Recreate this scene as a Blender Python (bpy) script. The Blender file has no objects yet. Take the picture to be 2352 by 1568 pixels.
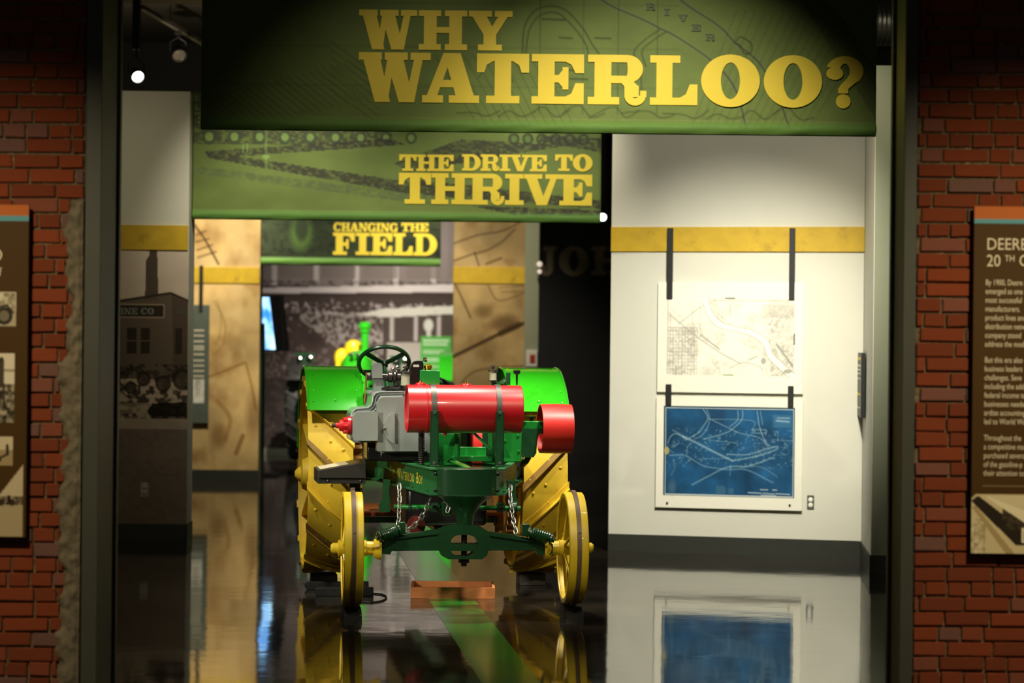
import bpy, math, random
import numpy as np
from mathutils import Vector, Matrix
random.seed(7)
rng = np.random.default_rng(7)
sc = bpy.context.scene
COL = sc.collection
pi, sin, cos, rad = math.pi, math.sin, math.cos, math.radians

# ------------------------------------------------------------------ camera
F, CX, CY, HCAM, ROLL = 5553.3, 1176.0, 784.0, 1.72, rad(0.6)
cd = bpy.data.cameras.new('camera'); cam = bpy.data.objects.new('camera', cd); COL.objects.link(cam)
cd.sensor_width = 36.0; cd.lens = F * 36.0 / 2352.0; cd.clip_start = 0.1; cd.clip_end = 200
cam.matrix_world = Matrix.Translation((0, 0, HCAM)) @ Matrix.Rotation(rad(90), 4, 'X') @ Matrix.Rotation(ROLL, 4, 'Z')
cd.dof.use_dof = True; cd.dof.focus_distance = 15.0; cd.dof.aperture_fstop = 2.0
sc.camera = cam
# ------------------------------------------------------------------ world, exposure
wd = bpy.data.worlds.new('world'); sc.world = wd; wd.use_nodes = True
wd.node_tree.nodes['Background'].inputs[0].default_value = (1.0, 0.93, 0.78, 1)
wd.node_tree.nodes['Background'].inputs[1].default_value = 0.042
vs = sc.view_settings
vs.view_transform = 'Standard'; vs.look = 'None'; vs.gamma = 1.0; vs.use_curve_mapping = False; vs.exposure = 0.0
sc.cycles.use_denoising = True
sc.cycles.sample_clamp_indirect = 4.0
sc.cycles.caustics_reflective = False
WARM = (1.0, 0.90, 0.70)
def spot(name, loc, tgt, energy, angle, blend=0.7, color=WARM, radius=0.04):
    d = bpy.data.lights.new(name, 'SPOT'); o = bpy.data.objects.new(name, d); COL.objects.link(o)
    d.energy = energy; d.spot_size = rad(angle); d.spot_blend = blend; d.color = color; d.shadow_soft_size = radius
    o.location = loc
    o.rotation_euler = (Vector(tgt) - Vector(loc)).to_track_quat('-Z', 'Y').to_euler()
    return o
# gallery spotlights, most on ceiling tracks; added fills are marked
spot('spot_brick_left', (-2.7, 7.8, 3.8), (-2.3, 10.8, 0.95), 400, 58, 1.0, (1.0, 0.82, 0.50))
spot('spot_brick_right', (2.7, 7.8, 3.8), (2.25, 10.8, 0.95), 450, 58, 1.0, (1.0, 0.82, 0.50))
spot('spot_banner_title', (0.75, 10.9, 4.1), (0.72, 13.0, 2.28), 330, 66, 1.0, (1.0, 0.92, 0.68))
spot('spot_title_fill', (-0.40, 10.9, 4.1), (-0.38, 13.0, 2.45), 62, 62, 1.0, (1.0, 0.90, 0.66))  # added fill for the dim left end of the title
spot('spot_front_fill', (0.3, 8.4, 4.2), (-0.3, 15.3, 0.8), 70, 16, 0.9, (1.0, 0.95, 0.80))  # added weak front fill on the tractor, no lamp known there
spot('spot_banner_drive_a', (-1.9, 18.6, 4.6), (-1.85, 20.6, 2.75), 330, 58, 1.0, (1.0, 0.94, 0.72))
spot('spot_banner_drive_b', (0.1, 18.6, 4.6), (0.05, 20.6, 2.85), 260, 62, 1.0, (1.0, 0.94, 0.72))
spot('spot_banner_field_a', (-2.2, 26.6, 4.7), (-2.1, 28.4, 2.6), 160, 56, 1.0, (1.0, 0.94, 0.76))
spot('spot_banner_field_b', (-1.2, 26.6, 4.7), (-1.2, 28.4, 2.7), 320, 56, 1.0, (1.0, 0.94, 0.76))
spot('spot_map_wall', (1.7, 15.2, 4.6), (1.72, 19.6, 1.20), 1700, 44, 1.0, (1.0, 0.96, 0.80))
spot('spot_map_fill', (1.2, 16.0, 4.8), (1.5, 19.6, 2.6), 150, 84, 1.0, (1.0, 0.95, 0.76))  # added wide fill lifting the top of the map wall
spot('spot_map_wall_right', (2.2, 16.9, 4.8), (2.8, 19.0, 1.5), 120, 60, 1.0, (1.0, 0.92, 0.66))
spot('spot_tractor_right', (1.3, 14.6, 4.7), (0.25, 16.2, 1.1), 1020, 40, 0.9, (1.0, 0.95, 0.80), 0.16)
spot('spot_tractor_left', (-2.5, 13.9, 4.6), (-1.0, 16.2, 0.9), 640, 44, 0.9, (1.0, 0.95, 0.80), 0.14)
spot('spot_tractor_top', (-0.3, 15.9, 4.8), (-0.3, 15.8, 1.0), 900, 44, 0.9, (1.0, 0.95, 0.80), 0.16)
spot('spot_rail_fill', (-3.6, 11.7, 2.2), (-0.75, 15.7, 0.80), 620, 24, 0.9, (1.0, 0.95, 0.80), 0.08)  # invented low spot from the left, brightens the lettered frame rail
spot('spot_brown_left', (-3.4, 27.15, 4.4), (-3.5, 29.1, 1.5), 540, 84, 1.0, (1.0, 0.92, 0.70))
spot('spot_brown_right', (-0.2, 26.6, 4.6), (-0.3, 29.0, 1.9), 300, 66, 1.0, (1.0, 0.90, 0.66))
spot('spot_crowd_a', (-2.6, 33.2, 4.7), (-2.4, 36.0, 1.8), 250, 66, 1.0, (1.0, 0.93, 0.82))
spot('spot_crowd_b', (-1.0, 33.2, 4.7), (-1.0, 36.0, 2.2), 480, 62, 1.0, (1.0, 0.95, 0.82))
spot('spot_far_tractor', (-1.9, 29.6, 4.6), (-1.9, 32.8, 1.3), 2500, 50, 0.9, (1.0, 0.96, 0.84))
spot('spot_gallery_left', (-3.0, 17.2, 4.7), (-3.7, 20.6, 2.0), 105, 70, 1.0, (1.0, 0.88, 0.56))
spot('spot_ceiling', (-3.2, 22.6, 3.9), (-3.6, 25.6, 5.0), 60, 110, 1.0, (1.0, 0.85, 0.6))

# ------------------------------------------------------------------ helpers
def lin(c):
    if isinstance(c, str):
        c = [int(c[i:i+2], 16) / 255 for i in (0, 2, 4)]
    return tuple((v / 12.92 if v <= 0.04045 else ((v + 0.055) / 1.055) ** 2.4) for v in c)

def W(px, py, D):
    dx, dy = px - CX, py - CY
    xu = dx * cos(ROLL) + dy * sin(ROLL); yu = -dx * sin(ROLL) + dy * cos(ROLL)
    return Vector((xu / F * D, D, HCAM - yu / F * D))

MATS = {}
def M(name, col, rough=0.5, metal=0.0, var=0.10, scale=14.0, bump=0.0, coat=0.0, emit=0.0, stretch=None, attr=None, rand=0.0, trans=0.0, dirt=None, dirt_amt=0.5):
    if name in MATS: return MATS[name]
    m = bpy.data.materials.new(name); MATS[name] = m; m.use_nodes = True
    nt = m.node_tree; N = nt.nodes; L = nt.links
    b = N['Principled BSDF']
    b.inputs['Roughness'].default_value = rough; b.inputs['Metallic'].default_value = metal
    b.inputs['Coat Weight'].default_value = coat; b.inputs['Coat Roughness'].default_value = 0.04
    if attr: b.inputs['Specular IOR Level'].default_value = 0.2
    if trans: b.inputs['Transmission Weight'].default_value = trans
    tc = N.new('ShaderNodeTexCoord'); mp = N.new('ShaderNodeMapping')
    L.new(tc.outputs['Object'], mp.inputs['Vector'])
    if stretch: mp.inputs['Scale'].default_value = stretch
    nz = N.new('ShaderNodeTexNoise'); nz.inputs['Scale'].default_value = scale; nz.inputs['Detail'].default_value = 5
    L.new(mp.outputs['Vector'], nz.inputs['Vector'])
    if attr:
        a = N.new('ShaderNodeAttribute'); a.attribute_name = attr; base = a.outputs['Color']
    else:
        r = N.new('ShaderNodeRGB'); r.outputs[0].default_value = (*lin(col), 1); base = r.outputs[0]
    mr = N.new('ShaderNodeMapRange'); mr.inputs['From Min'].default_value = 0.3; mr.inputs['From Max'].default_value = 0.7
    mr.inputs['To Min'].default_value = 1 - var; mr.inputs['To Max'].default_value = 1 + var
    L.new(nz.outputs['Fac'], mr.inputs['Value'])
    hsv = N.new('ShaderNodeHueSaturation'); L.new(base, hsv.inputs['Color'])
    val = mr.outputs['Result']
    if rand:
        oi = N.new('ShaderNodeObjectInfo'); geo = N.new('ShaderNodeNewGeometry')
        ad = N.new('ShaderNodeMath'); ad.operation = 'ADD'; L.new(oi.outputs['Random'], ad.inputs[0]); L.new(geo.outputs['Random Per Island'], ad.inputs[1])
        fr = N.new('ShaderNodeMath'); fr.operation = 'FRACT'; L.new(ad.outputs[0], fr.inputs[0])
        m2 = N.new('ShaderNodeMapRange'); m2.inputs['To Min'].default_value = 1 - rand; m2.inputs['To Max'].default_value = 1 + rand
        L.new(fr.outputs[0], m2.inputs['Value'])
        mu = N.new('ShaderNodeMath'); mu.operation = 'MULTIPLY'; L.new(val, mu.inputs[0]); L.new(m2.outputs['Result'], mu.inputs[1]); val = mu.outputs[0]
        m3 = N.new('ShaderNodeMapRange'); m3.inputs['From Min'].default_value = 0.80; m3.inputs['From Max'].default_value = 0.95
        m3.inputs['To Min'].default_value = 1.0; m3.inputs['To Max'].default_value = 0.62
        L.new(fr.outputs[0], m3.inputs['Value']); L.new(m3.outputs['Result'], hsv.inputs['Saturation'])
        mu2 = N.new('ShaderNodeMath'); mu2.operation = 'MULTIPLY'; L.new(val, mu2.inputs[0]); L.new(m3.outputs['Result'], mu2.inputs[1]); val = mu2.outputs[0]
    L.new(val, hsv.inputs['Value'])
    out = hsv.outputs['Color']
    if dirt:
        n2 = N.new('ShaderNodeTexNoise'); n2.inputs['Scale'].default_value = scale * 0.6; n2.inputs['Detail'].default_value = 9; n2.inputs['Roughness'].default_value = 0.7
        L.new(mp.outputs['Vector'], n2.inputs['Vector'])
        cr = N.new('ShaderNodeMapRange'); cr.inputs['From Min'].default_value = 0.55; cr.inputs['From Max'].default_value = 0.75
        cr.inputs['To Max'].default_value = dirt_amt; L.new(n2.outputs['Fac'], cr.inputs['Value'])
        mx = N.new('ShaderNodeMix'); mx.data_type = 'RGBA'; L.new(cr.outputs['Result'], mx.inputs[0]); L.new(out, mx.inputs[6]); mx.inputs[7].default_value = (*lin(dirt), 1); out = mx.outputs[2]
    L.new(out, b.inputs['Base Color'])
    if bump:
        bp = N.new('ShaderNodeBump'); bp.inputs['Strength'].default_value = bump; bp.inputs['Distance'].default_value = 0.01
        L.new(nz.outputs['Fac'], bp.inputs['Height']); L.new(bp.outputs['Normal'], b.inputs['Normal'])
    if emit:
        L.new(out, b.inputs['Emission Color']); b.inputs['Emission Strength'].default_value = emit
    return m

def basis(d):
    d = Vector(d).normalized(); a = Vector((0, 0, 1)) if abs(d.z) < 0.9 else Vector((1, 0, 0))
    u = d.cross(a).normalized(); return d, u, d.cross(u)

class MB:
    """collects shapes that become ONE mesh object"""
    def __init__(s): s.v = []; s.f = []
    def add(s, vs_, fs):
        o = len(s.v); s.v += [tuple(p) for p in vs_]; s.f += [tuple(i + o for i in f) for f in fs]; return s
    def box(s, a, b):
        x0, y0, z0 = (min(a[i], b[i]) for i in range(3)); x1, y1, z1 = (max(a[i], b[i]) for i in range(3))
        return s.add([(x0,y0,z0),(x1,y0,z0),(x1,y1,z0),(x0,y1,z0),(x0,y0,z1),(x1,y0,z1),(x1,y1,z1),(x0,y1,z1)],
                     [(0,3,2,1),(4,5,6,7),(0,1,5,4),(1,2,6,5),(2,3,7,6),(3,0,4,7)])
    def hexa(s, p):   # 8 points: bottom ring 4, top ring 4
        return s.add(p, [(0,3,2,1),(4,5,6,7),(0,1,5,4),(1,2,6,5),(2,3,7,6),(3,0,4,7)])
    def beam(s, p0, p1, w, h, up=(0,0,1)):
        p0, p1 = Vector(p0), Vector(p1); d = (p1 - p0).normalized(); r = d.cross(Vector(up))
        r = r.normalized() if r.length > 1e-5 else Vector((1,0,0)); u = r.cross(d)
        q = []
        for p in (p0, p1): q += [p - r*w/2 - u*h/2, p + r*w/2 - u*h/2, p + r*w/2 + u*h/2, p - r*w/2 + u*h/2]
        return s.add(q, [(0,3,2,1),(4,5,6,7),(0,1,5,4),(1,2,6,5),(2,3,7,6),(3,0,4,7)])
    def lathe(s, c, axis, prof, n=32, close=True):   # prof: (t along axis, radius)
        d, u, w = basis(axis); c = Vector(c); vs_ = []; fs = []
        for t, r in prof:
            for k in range(n):
                a = 2*pi*k/n; vs_.append(c + d*t + (u*cos(a) + w*sin(a))*r)
        for i in range(len(prof)-1):
            for k in range(n):
                k2 = (k+1) % n; fs.append((i*n+k, i*n+k2, (i+1)*n+k2, (i+1)*n+k))
        if close:
            fs.append(tuple(range(n-1, -1, -1))); m = (len(prof)-1)*n; fs.append(tuple(range(m, m+n)))
        return s.add(vs_, fs)
    def cyl(s, p0, p1, r, r1=None, n=16):
        p0, p1 = Vector(p0), Vector(p1); L_ = (p1-p0).length
        return s.lathe(p0, p1-p0, [(0, r), (L_, r if r1 is None else r1)], n)
    def tube(s, pts, r, n=8, closed=False):
        pts = [Vector(p) for p in pts]; m = len(pts); vs_ = []; fs = []; pu = None
        for i, p in enumerate(pts):
            a = pts[(i-1) % m] if (closed or i > 0) else p; b = pts[(i+1) % m] if (closed or i < m-1) else p
            d = (b-a).normalized()
            if pu is None: d, u, w = basis(d)
            else:
                u = pu - d*pu.dot(d); u.normalize(); w = d.cross(u)
            pu = u
            for k in range(n):
                an = 2*pi*k/n; vs_.append(p + (u*cos(an) + w*sin(an))*r)
        for i in range(m if closed else m-1):
            j = (i+1) % m
            for k in range(n):
                k2 = (k+1) % n; fs.append((i*n+k, i*n+k2, j*n+k2, j*n+k))
        if not closed: fs.append(tuple(range(n-1,-1,-1))); fs.append(tuple(range((m-1)*n, m*n)))
        return s.add(vs_, fs)
    def ball(s, c, r, n=12):
        prof = [(-r*cos(pi*i/8), max(r*sin(pi*i/8), 1e-4)) for i in range(9)]
        return s.lathe(c, (0,0,1), prof, n)
    def prism(s, poly, ext):   # poly: 3-D planar points; ext: extrusion vector
        n = len(poly); e = Vector(ext); a = [Vector(p) for p in poly]
        return s.add(a + [p + e for p in a], [tuple(range(n-1,-1,-1)), tuple(range(n, 2*n))] + [(i, (i+1) % n, (i+1) % n + n, i+n) for i in range(n)])
    def arc_shell(s, c, R, T, x0, x1, a0, a1, n=24):  # shell round an X axis, angle from -Y towards +Z
        vs_ = []; fs = []
        for i in range(n+1):
            a = a0 + (a1-a0)*i/n
            for r in (R, R+T):
                for x in (x0, x1): vs_.append((x, c[1] - r*cos(a), c[2] + r*sin(a)))
        for i in range(n):
            o = i*4
            for q in ((0,1,5,4),(2,6,7,3),(0,4,6,2),(1,3,7,5)): fs.append(tuple(o+k for k in q))
        fs += [(0,2,3,1), (n*4, n*4+1, n*4+3, n*4+2)]
        return s.add(vs_, fs)
    def build(s, name, mat, parent=None, local=False, bevel=0.0, smooth=35, org=None, fix=True):
        me = bpy.data.meshes.new(name)
        off = Vector((0,0,0)); loc = Vector((0,0,0))
        if parent is None:
            a = np.array(s.v); lo, hi = a.min(0), a.max(0)
            loc = Vector(org) if org is not None else Vector(((lo[0]+hi[0])/2, (lo[1]+hi[1])/2, lo[2])); off = loc
        elif not local:
            p = parent
            while p: off = off + p.location; p = p.parent
        me.from_pydata([(x-off[0], y-off[1], z-off[2]) for x, y, z in s.v], [], s.f)
        me.materials.append(mat)
        if fix:
            import bmesh
            bm = bmesh.new(); bm.from_mesh(me); bmesh.ops.recalc_face_normals(bm, faces=bm.faces[:]); bm.to_mesh(me); bm.free()
        if smooth:
            me.shade_smooth(); me.set_sharp_from_angle(angle=rad(smooth))
        o = bpy.data.objects.new(name, me); COL.objects.link(o); o.location = loc
        if parent: o.parent = parent
        if bevel:
            bv = o.modifiers.new('bevel', 'BEVEL'); bv.width = bevel; bv.segments = 2; bv.limit_method = 'ANGLE'; bv.angle_limit = rad(40)
        return o

def tag(o, label=None, cat=None, group=None, kind=None):
    if label: o['label'] = label
    if cat: o['category'] = cat
    if group: o['group'] = group
    if kind: o['kind'] = kind
    return o
def empty(name, loc, rz=0.0):
    o = bpy.data.objects.new(name, None); COL.objects.link(o); o.location = loc; o.rotation_euler = (0, 0, rz); o.empty_display_size = 0.1
    return o
def inst(src, name, loc, rot=(0,0,0), scale=(1,1,1), parent=None):
    o = bpy.data.objects.new(name, src if not hasattr(src, 'data') else src.data); COL.objects.link(o)
    o.location = loc; o.rotation_euler = rot; o.scale = scale
    if parent: o.parent = parent
    return o

class Fr:
    """a vertical wall plane: origin, direction; u along it, z up, off towards the viewer"""
    def __init__(s, O, B):
        s.O = Vector((O[0], O[1], 0)); e = Vector((B[0]-O[0], B[1]-O[1], 0)); s.e = e.normalized(); s.n = Vector((s.e.y, -s.e.x, 0))
    def P(s, u, z, off=0.0):
        p = s.O + s.e*u + s.n*off; return Vector((p.x, p.y, z))
    def uz(s, px, py):
        dx, dy = px-CX, py-CY
        a = (dx*cos(ROLL) + dy*sin(ROLL))/F; yu = -dx*sin(ROLL) + dy*cos(ROLL)
        # t*(a,1) = O + e*u
        t = (s.O.y*s.e.x - s.O.x*s.e.y)/(s.e.x - a*s.e.y)
        u = (t*a - s.O.x)/s.e.x if abs(s.e.x) > 1e-6 else (t - s.O.y)/s.e.y
        return u, HCAM - yu/F*t
    def rect(s, x0, y0, x1, y1):
        xm, ym = (x0+x1)/2, (y0+y1)/2
        return s.uz(x0, ym)[0], s.uz(xm, y1)[1], s.uz(x1, ym)[0], s.uz(xm, y0)[1]      # u0,z0,u1,z1
    def box(s, mb, r, o0, o1):
        u0, z0, u1, z1 = r
        return mb.hexa([s.P(u0,z0,o1), s.P(u1,z0,o1), s.P(u1,z0,o0), s.P(u0,z0,o0), s.P(u0,z1,o1), s.P(u1,z1,o1), s.P(u1,z1,o0), s.P(u0,z1,o0)])
    def slab(s, name, px, o0, o1, mat, parent=None, bevel=0.0):
        return s.box(MB(), s.rect(*px), o0, o1).build(name, mat, parent, bevel=bevel, smooth=0)

def vnoise(X, Y, seed):
    r = np.random.default_rng(seed); G = r.random((64, 64))
    xi = np.floor(X).astype(int); yi = np.floor(Y).astype(int); fx = X-xi; fy = Y-yi
    fx = fx*fx*(3-2*fx); fy = fy*fy*(3-2*fy)
    g = lambda a, b: G[a % 64, b % 64]
    return (g(xi,yi)*(1-fx)+g(xi+1,yi)*fx)*(1-fy) + (g(xi,yi+1)*(1-fx)+g(xi+1,yi+1)*fx)*fy
def fbm(X, Y, seed, octv=4):
    t = 0; a = 0.5
    for k in range(octv): t = t + a*vnoise(X*2**k, Y*2**k, seed+k); a *= 0.5
    return t/(1-0.5**octv)

class Can:
    """a flat print: colours on a fine grid, drawn in the pixel frame of the print"""
    def __init__(s, x0, y0, x1, y1, step, col):
        s.r = (x0, y0, x1, y1); s.nx = max(2, int((x1-x0)/step)+1); s.ny = max(2, int((y1-y0)/step)+1)
        s.X, s.Y = np.meshgrid(np.linspace(x0, x1, s.nx), np.linspace(y0, y1, s.ny))
        s.a = np.tile(np.array(s.c(col), float), (s.ny, s.nx, 1)); s.st = step
    @staticmethod
    def c(col): return [int(col[i:i+2], 16)/255 for i in (0,2,4)] if isinstance(col, str) else col
    def mix(s, m, col, a=1.0):
        m = np.clip(m*a, 0, 1)[..., None]; s.a = s.a*(1-m) + np.array(s.c(col))*m
    def mul(s, m): s.a = np.clip(s.a*m[..., None], 0, 1)
    def line(s, pts, w, col, a=1.0):
        D = np.full(s.X.shape, 1e9)
        for (x0,y0),(x1,y1) in zip(pts[:-1], pts[1:]):
            dx, dy = x1-x0, y1-y0; L2 = dx*dx+dy*dy+1e-9
            t = np.clip(((s.X-x0)*dx+(s.Y-y0)*dy)/L2, 0, 1)
            D = np.minimum(D, np.hypot(s.X-x0-t*dx, s.Y-y0-t*dy))
        e = max(s.st*0.6, 0.6); s.mix(np.clip((w/2+e-D)/(2*e), 0, 1), col, a)
    def curve(s, pts, w, col, a=1.0, n=8):
        p = [np.array(q, float) for q in pts]; out = []
        for i in range(len(p)-1):
            p0, p1, p2, p3 = p[max(i-1,0)], p[i], p[i+1], p[min(i+2,len(p)-1)]
            for k in range(n):
                t = k/n; out.append(0.5*((2*p1)+(-p0+p2)*t+(2*p0-5*p1+4*p2-p3)*t*t+(-p0+3*p1-3*p2+p3)*t**3))
        out.append(p[-1]); s.line([tuple(q) for q in out], w, col, a)
    def poly(s, pts, col, a=1.0):
        ins = np.zeros(s.X.shape, bool); n = len(pts)
        for i in range(n):
            x0,y0 = pts[i]; x1,y1 = pts[(i+1) % n]
            if y0 == y1: continue
            ins ^= ((s.Y >= min(y0,y1)) & (s.Y < max(y0,y1)) & (s.X < x0+(s.Y-y0)*(x1-x0)/(y1-y0)))
        s.mix(ins.astype(float), col, a)
    def rect(s, x0, y0, x1, y1, col, a=1.0): s.poly([(x0,y0),(x1,y0),(x1,y1),(x0,y1)], col, a)
    def ell(s, cx, cy, rx, ry, col, a=1.0, soft=0.15):
        d = np.hypot((s.X-cx)/rx, (s.Y-cy)/ry); s.mix(np.clip((1-d)/soft+0.5, 0, 1), col, a)
    def put(s, name, fr, off, mat, parent=None, bulge=None, rect=None):
        u0, z0, u1, z1 = rect or fr.rect(*s.r)
        U = np.linspace(u0, u1, s.nx); Z = np.linspace(z1, z0, s.ny)
        vs_ = []
        B = bulge(s.X, s.Y) if bulge else np.zeros(s.X.shape)
        O, e, n = np.array(fr.O), np.array(fr.e), np.array(fr.n)
        P = O + e*np.tile(U, (s.ny,1))[...,None] + n*(off+B)[...,None]; P[...,2] = Z[:,None]
        idx = np.arange(s.nx*s.ny).reshape(s.ny, s.nx)
        f = np.stack([idx[:-1,:-1], idx[1:,:-1], idx[1:,1:], idx[:-1,1:]], -1).reshape(-1,4)
        mb = MB(); mb.v = [tuple(p) for p in P.reshape(-1,3)]; mb.f = [tuple(int(i) for i in q) for q in f]
        o = mb.build(name, mat, parent, smooth=0, fix=False)
        if bulge: o.data.shade_smooth()
        at = o.data.color_attributes.new('print', 'FLOAT_COLOR', 'POINT')
        c = np.clip(s.a, 0, 1); c = np.where(c <= 0.04045, c/12.92, ((c+0.055)/1.055)**2.4)
        at.data.foreach_set('color', np.concatenate([c, np.ones(c.shape[:2]+(1,))], -1).astype(np.float32).ravel())
        return o

# ------------------------------------------------------------------ slab-serif lettering (own drawing), cap height 1
def R_(x0, y0, x1, y1): return [(x0,y0),(x1,y0),(x1,y1),(x0,y1)]
def ring(cx, cy, rx, ry, ix, iy, a0, a1, n=20):
    o = []
    for k in range(n):
        a, b = rad(a0+(a1-a0)*k/n), rad(a0+(a1-a0)*(k+1)/n)
        o.append([(cx+rx*cos(a), cy+ry*sin(a)), (cx+rx*cos(b), cy+ry*sin(b)), (cx+ix*cos(b), cy+iy*sin(b)), (cx+ix*cos(a), cy+iy*sin(a))])
    return o
T_ = 0.15
def fil(x, y, sx, sy, r=0.05): return [(x,y),(x+sx*r,y),(x+sx*r*0.3,y+sy*r*0.3),(x,y+sy*r)]
def glyph(ch):
    if ch == 'I': return 0.66, [R_(0.16,0,0.50,1), R_(0,0,0.66,T_), R_(0,1-T_,0.66,1)]
    if ch == 'T': return 1.05, [R_(0.36,0,0.69,1), R_(0.19,0,0.86,T_), R_(0,1-T_,1.05,1), [(0,0.62),(0.15,0.62),(0.2,0.77),(0.33,0.85),(0,0.87)], [(1.05,0.62),(0.9,0.62),(0.85,0.77),(0.72,0.85),(1.05,0.87)]]
    if ch == 'H': return 1.22, [R_(0.13,0,0.45,1), R_(0.77,0,1.09,1), R_(0,0,0.56,T_), R_(0,1-T_,0.56,1), R_(0.66,0,1.22,T_), R_(0.66,1-T_,1.22,1), R_(0.4,0.43,0.8,0.58)]
    if ch == 'E': return 1.05, [R_(0.13,0,0.46,1), R_(0,0,1.05,T_), R_(0,1-T_,1.05,1), [(0.88,0.62),(1.05,0.62),(1.05,0.87),(0.66,0.86),(0.8,0.79)], [(0.88,0.42),(1.05,0.42),(1.05,0.13),(0.66,0.14),(0.8,0.21)], R_(0.4,0.43,0.64,0.58), R_(0.62,0.29,0.74,0.74), [(0.54,0.58),(0.62,0.68),(0.66,0.68),(0.66,0.58)], [(0.54,0.43),(0.62,0.34),(0.66,0.34),(0.66,0.43)]]
    if ch == 'F': return 1.0, [R_(0.13,0,0.46,1), R_(0,0,0.64,T_), R_(0,1-T_,1.0,1), [(0.84,0.6),(1.0,0.6),(1.0,0.87),(0.64,0.86),(0.78,0.78)], R_(0.4,0.41,0.62,0.56), R_(0.6,0.27,0.72,0.71)]
    if ch == 'L': return 0.98, [R_(0.13,0,0.46,1), R_(0,0,0.98,T_), R_(0,1-T_,0.62,1), [(0.82,0.42),(0.98,0.42),(0.98,0.13),(0.6,0.14),(0.74,0.22)]]
    if ch == 'O': return 1.17, ring(0.585,0.5,0.585,0.53,0.19,0.37,0,360,40)
    if ch == 'D': return 1.15, [R_(0.13,0,0.45,1), R_(0,0,0.6,T_), R_(0,1-T_,0.6,1)] + ring(0.58,0.5,0.57,0.5,0.22,0.35,-90,90,24)
    if ch == 'C': return 1.1, ring(0.56,0.5,0.56,0.53,0.2,0.37,42,330,30) + [R_(0.9,0.6,1.04,1.0), [(0.8,0.86),(0.95,0.7),(0.95,0.92)]]
    if ch == 'G': return 1.16, ring(0.56,0.5,0.56,0.53,0.2,0.37,42,340,30) + [R_(0.9,0.62,1.04,1.0), R_(0.72,0.38,1.16,0.5), R_(0.82,0.0,1.08,0.45)]
    if ch == 'R': return 1.17, [R_(0.13,0,0.46,1), R_(0,0,0.62,T_), R_(0,1-T_,0.8,1), R_(0.4,0.43,0.78,0.58)] + ring(0.76,0.715,0.32,0.285,0.02,0.135,-90,90,16) + [[(0.6,0.5),(0.9,0.46),(1.0,0.36),(0.72,0.36)], R_(0.72,0.15,1.0,0.38)] + ring(0.93,0.18,0.21,0.2,0.07,0.05,180,360,14) + [R_(1.03,0.15,1.15,0.28)]
    if ch == 'W': return 1.5, [[(0.08,0.9),(0.44,0.9),(0.66,0),(0.34,0)], [(0.6,0.9),(0.74,0.9),(0.62,0.05),(0.46,0.05)], [(0.56,0.9),(0.92,0.9),(1.16,0),(0.84,0)], [(1.16,0.9),(1.34,0.9),(1.16,0),(0.98,0.05)], R_(0,1-T_,0.48,1), R_(0.54,1-T_,1.02,1), R_(1.08,1-T_,1.5,1)]
    if ch == 'V': return 1.2, [[(0.08,0.9),(0.44,0.9),(0.76,0),(0.44,0)], [(0.9,0.9),(1.1,0.9),(0.78,0),(0.56,0.05)], R_(0,1-T_,0.62,1), R_(0.72,1-T_,1.2,1)]
    if ch == 'Y': return 1.18, [R_(0.4,0,0.74,0.45), R_(0.25,0,0.9,T_), [(0.06,0.9),(0.46,0.9),(0.74,0.4),(0.4,0.4)], [(0.82,0.9),(1.08,0.9),(0.74,0.4),(0.52,0.44)], R_(0,1-T_,0.62,1), R_(0.7,1-T_,1.18,1)]
    if ch == 'A': return 1.2, [[(0.08,0.1),(0.3,0.1),(0.58,0.85),(0.44,1)], [(0.44,1),(0.8,1),(1.1,0.1),(0.72,0.1)], [(0.42,0.96),(0.6,1),(0.62,0.7),(0.5,0.72)], R_(0.26,0.31,0.82,0.46), R_(0,0,0.44,T_), R_(0.56,0,1.2,T_)]
    if ch == 'N': return 1.25, [R_(0.13,0,0.32,1), R_(0.92,0,1.11,1), [(0.1,1),(0.46,1),(1.11,0),(0.8,0)], R_(0,0,0.46,T_), R_(0,1-T_,0.4,1), R_(0.78,1-T_,1.25,1)]
    if ch == 'J': return 0.9, [R_(0.42,0.2,0.74,1), R_(0.26,1-T_,0.9,1)] + ring(0.4,0.25,0.34,0.28,0.06,0.12,180,360,16) + [R_(0.04,0.2,0.34,0.34)]
    if ch == '?': return 0.75, ring(0.37,0.72,0.37,0.3,0.1,0.15,-60,165,20) + ring(0.17,0.67,0.17,0.13,0.0,0.0,0,360,14) + [[(0.24,0.27),(0.44,0.27),(0.44,0.36),(0.62,0.52),(0.46,0.62),(0.3,0.45),(0.24,0.36)]] + ring(0.34,0.11,0.145,0.145,0,0,0,360,18)
    return 0.3, []
def slab_text(name, spec, y0, y1, fr, off, mat, parent, skew=0.0):
    """spec: (char, x0, x1) in the print's pixel frame"""
    mb = MB(); xs = [s[1] for s in spec] + [s[2] for s in spec]; xm = (min(xs)+max(xs))/2; ym = (y0+y1)/2
    zt, zb = fr.uz(xm, y0)[1], fr.uz(xm, y1)[1]
    for ch, a, b in spec:
        w, polys = glyph(ch); ua, ub = fr.uz(a, ym)[0], fr.uz(b, ym)[0]
        for k, p in enumerate(polys):      # each stroke a hair above the one before
            o_ = off + 0.00012*k
            mb.add([fr.P(ua + (ub-ua)*x/w, zb + (zt-zb)*y, o_) for x, y in p], [tuple(range(len(p)))])
    return mb.build(name, mat, parent, smooth=0, fix=False)
def spread(word, x0, x1, gap=0.04):
    ws = [glyph(c)[0] if c != ' ' else 0.35 for c in word]; k = (x1-x0)/(sum(ws)+gap*(len(word)-1)); out = []; x = x0
    for c, w in zip(word, ws):
        if c != ' ': out.append((c, x, x+w*k))
        x += (w+gap)*k
    return out
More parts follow.
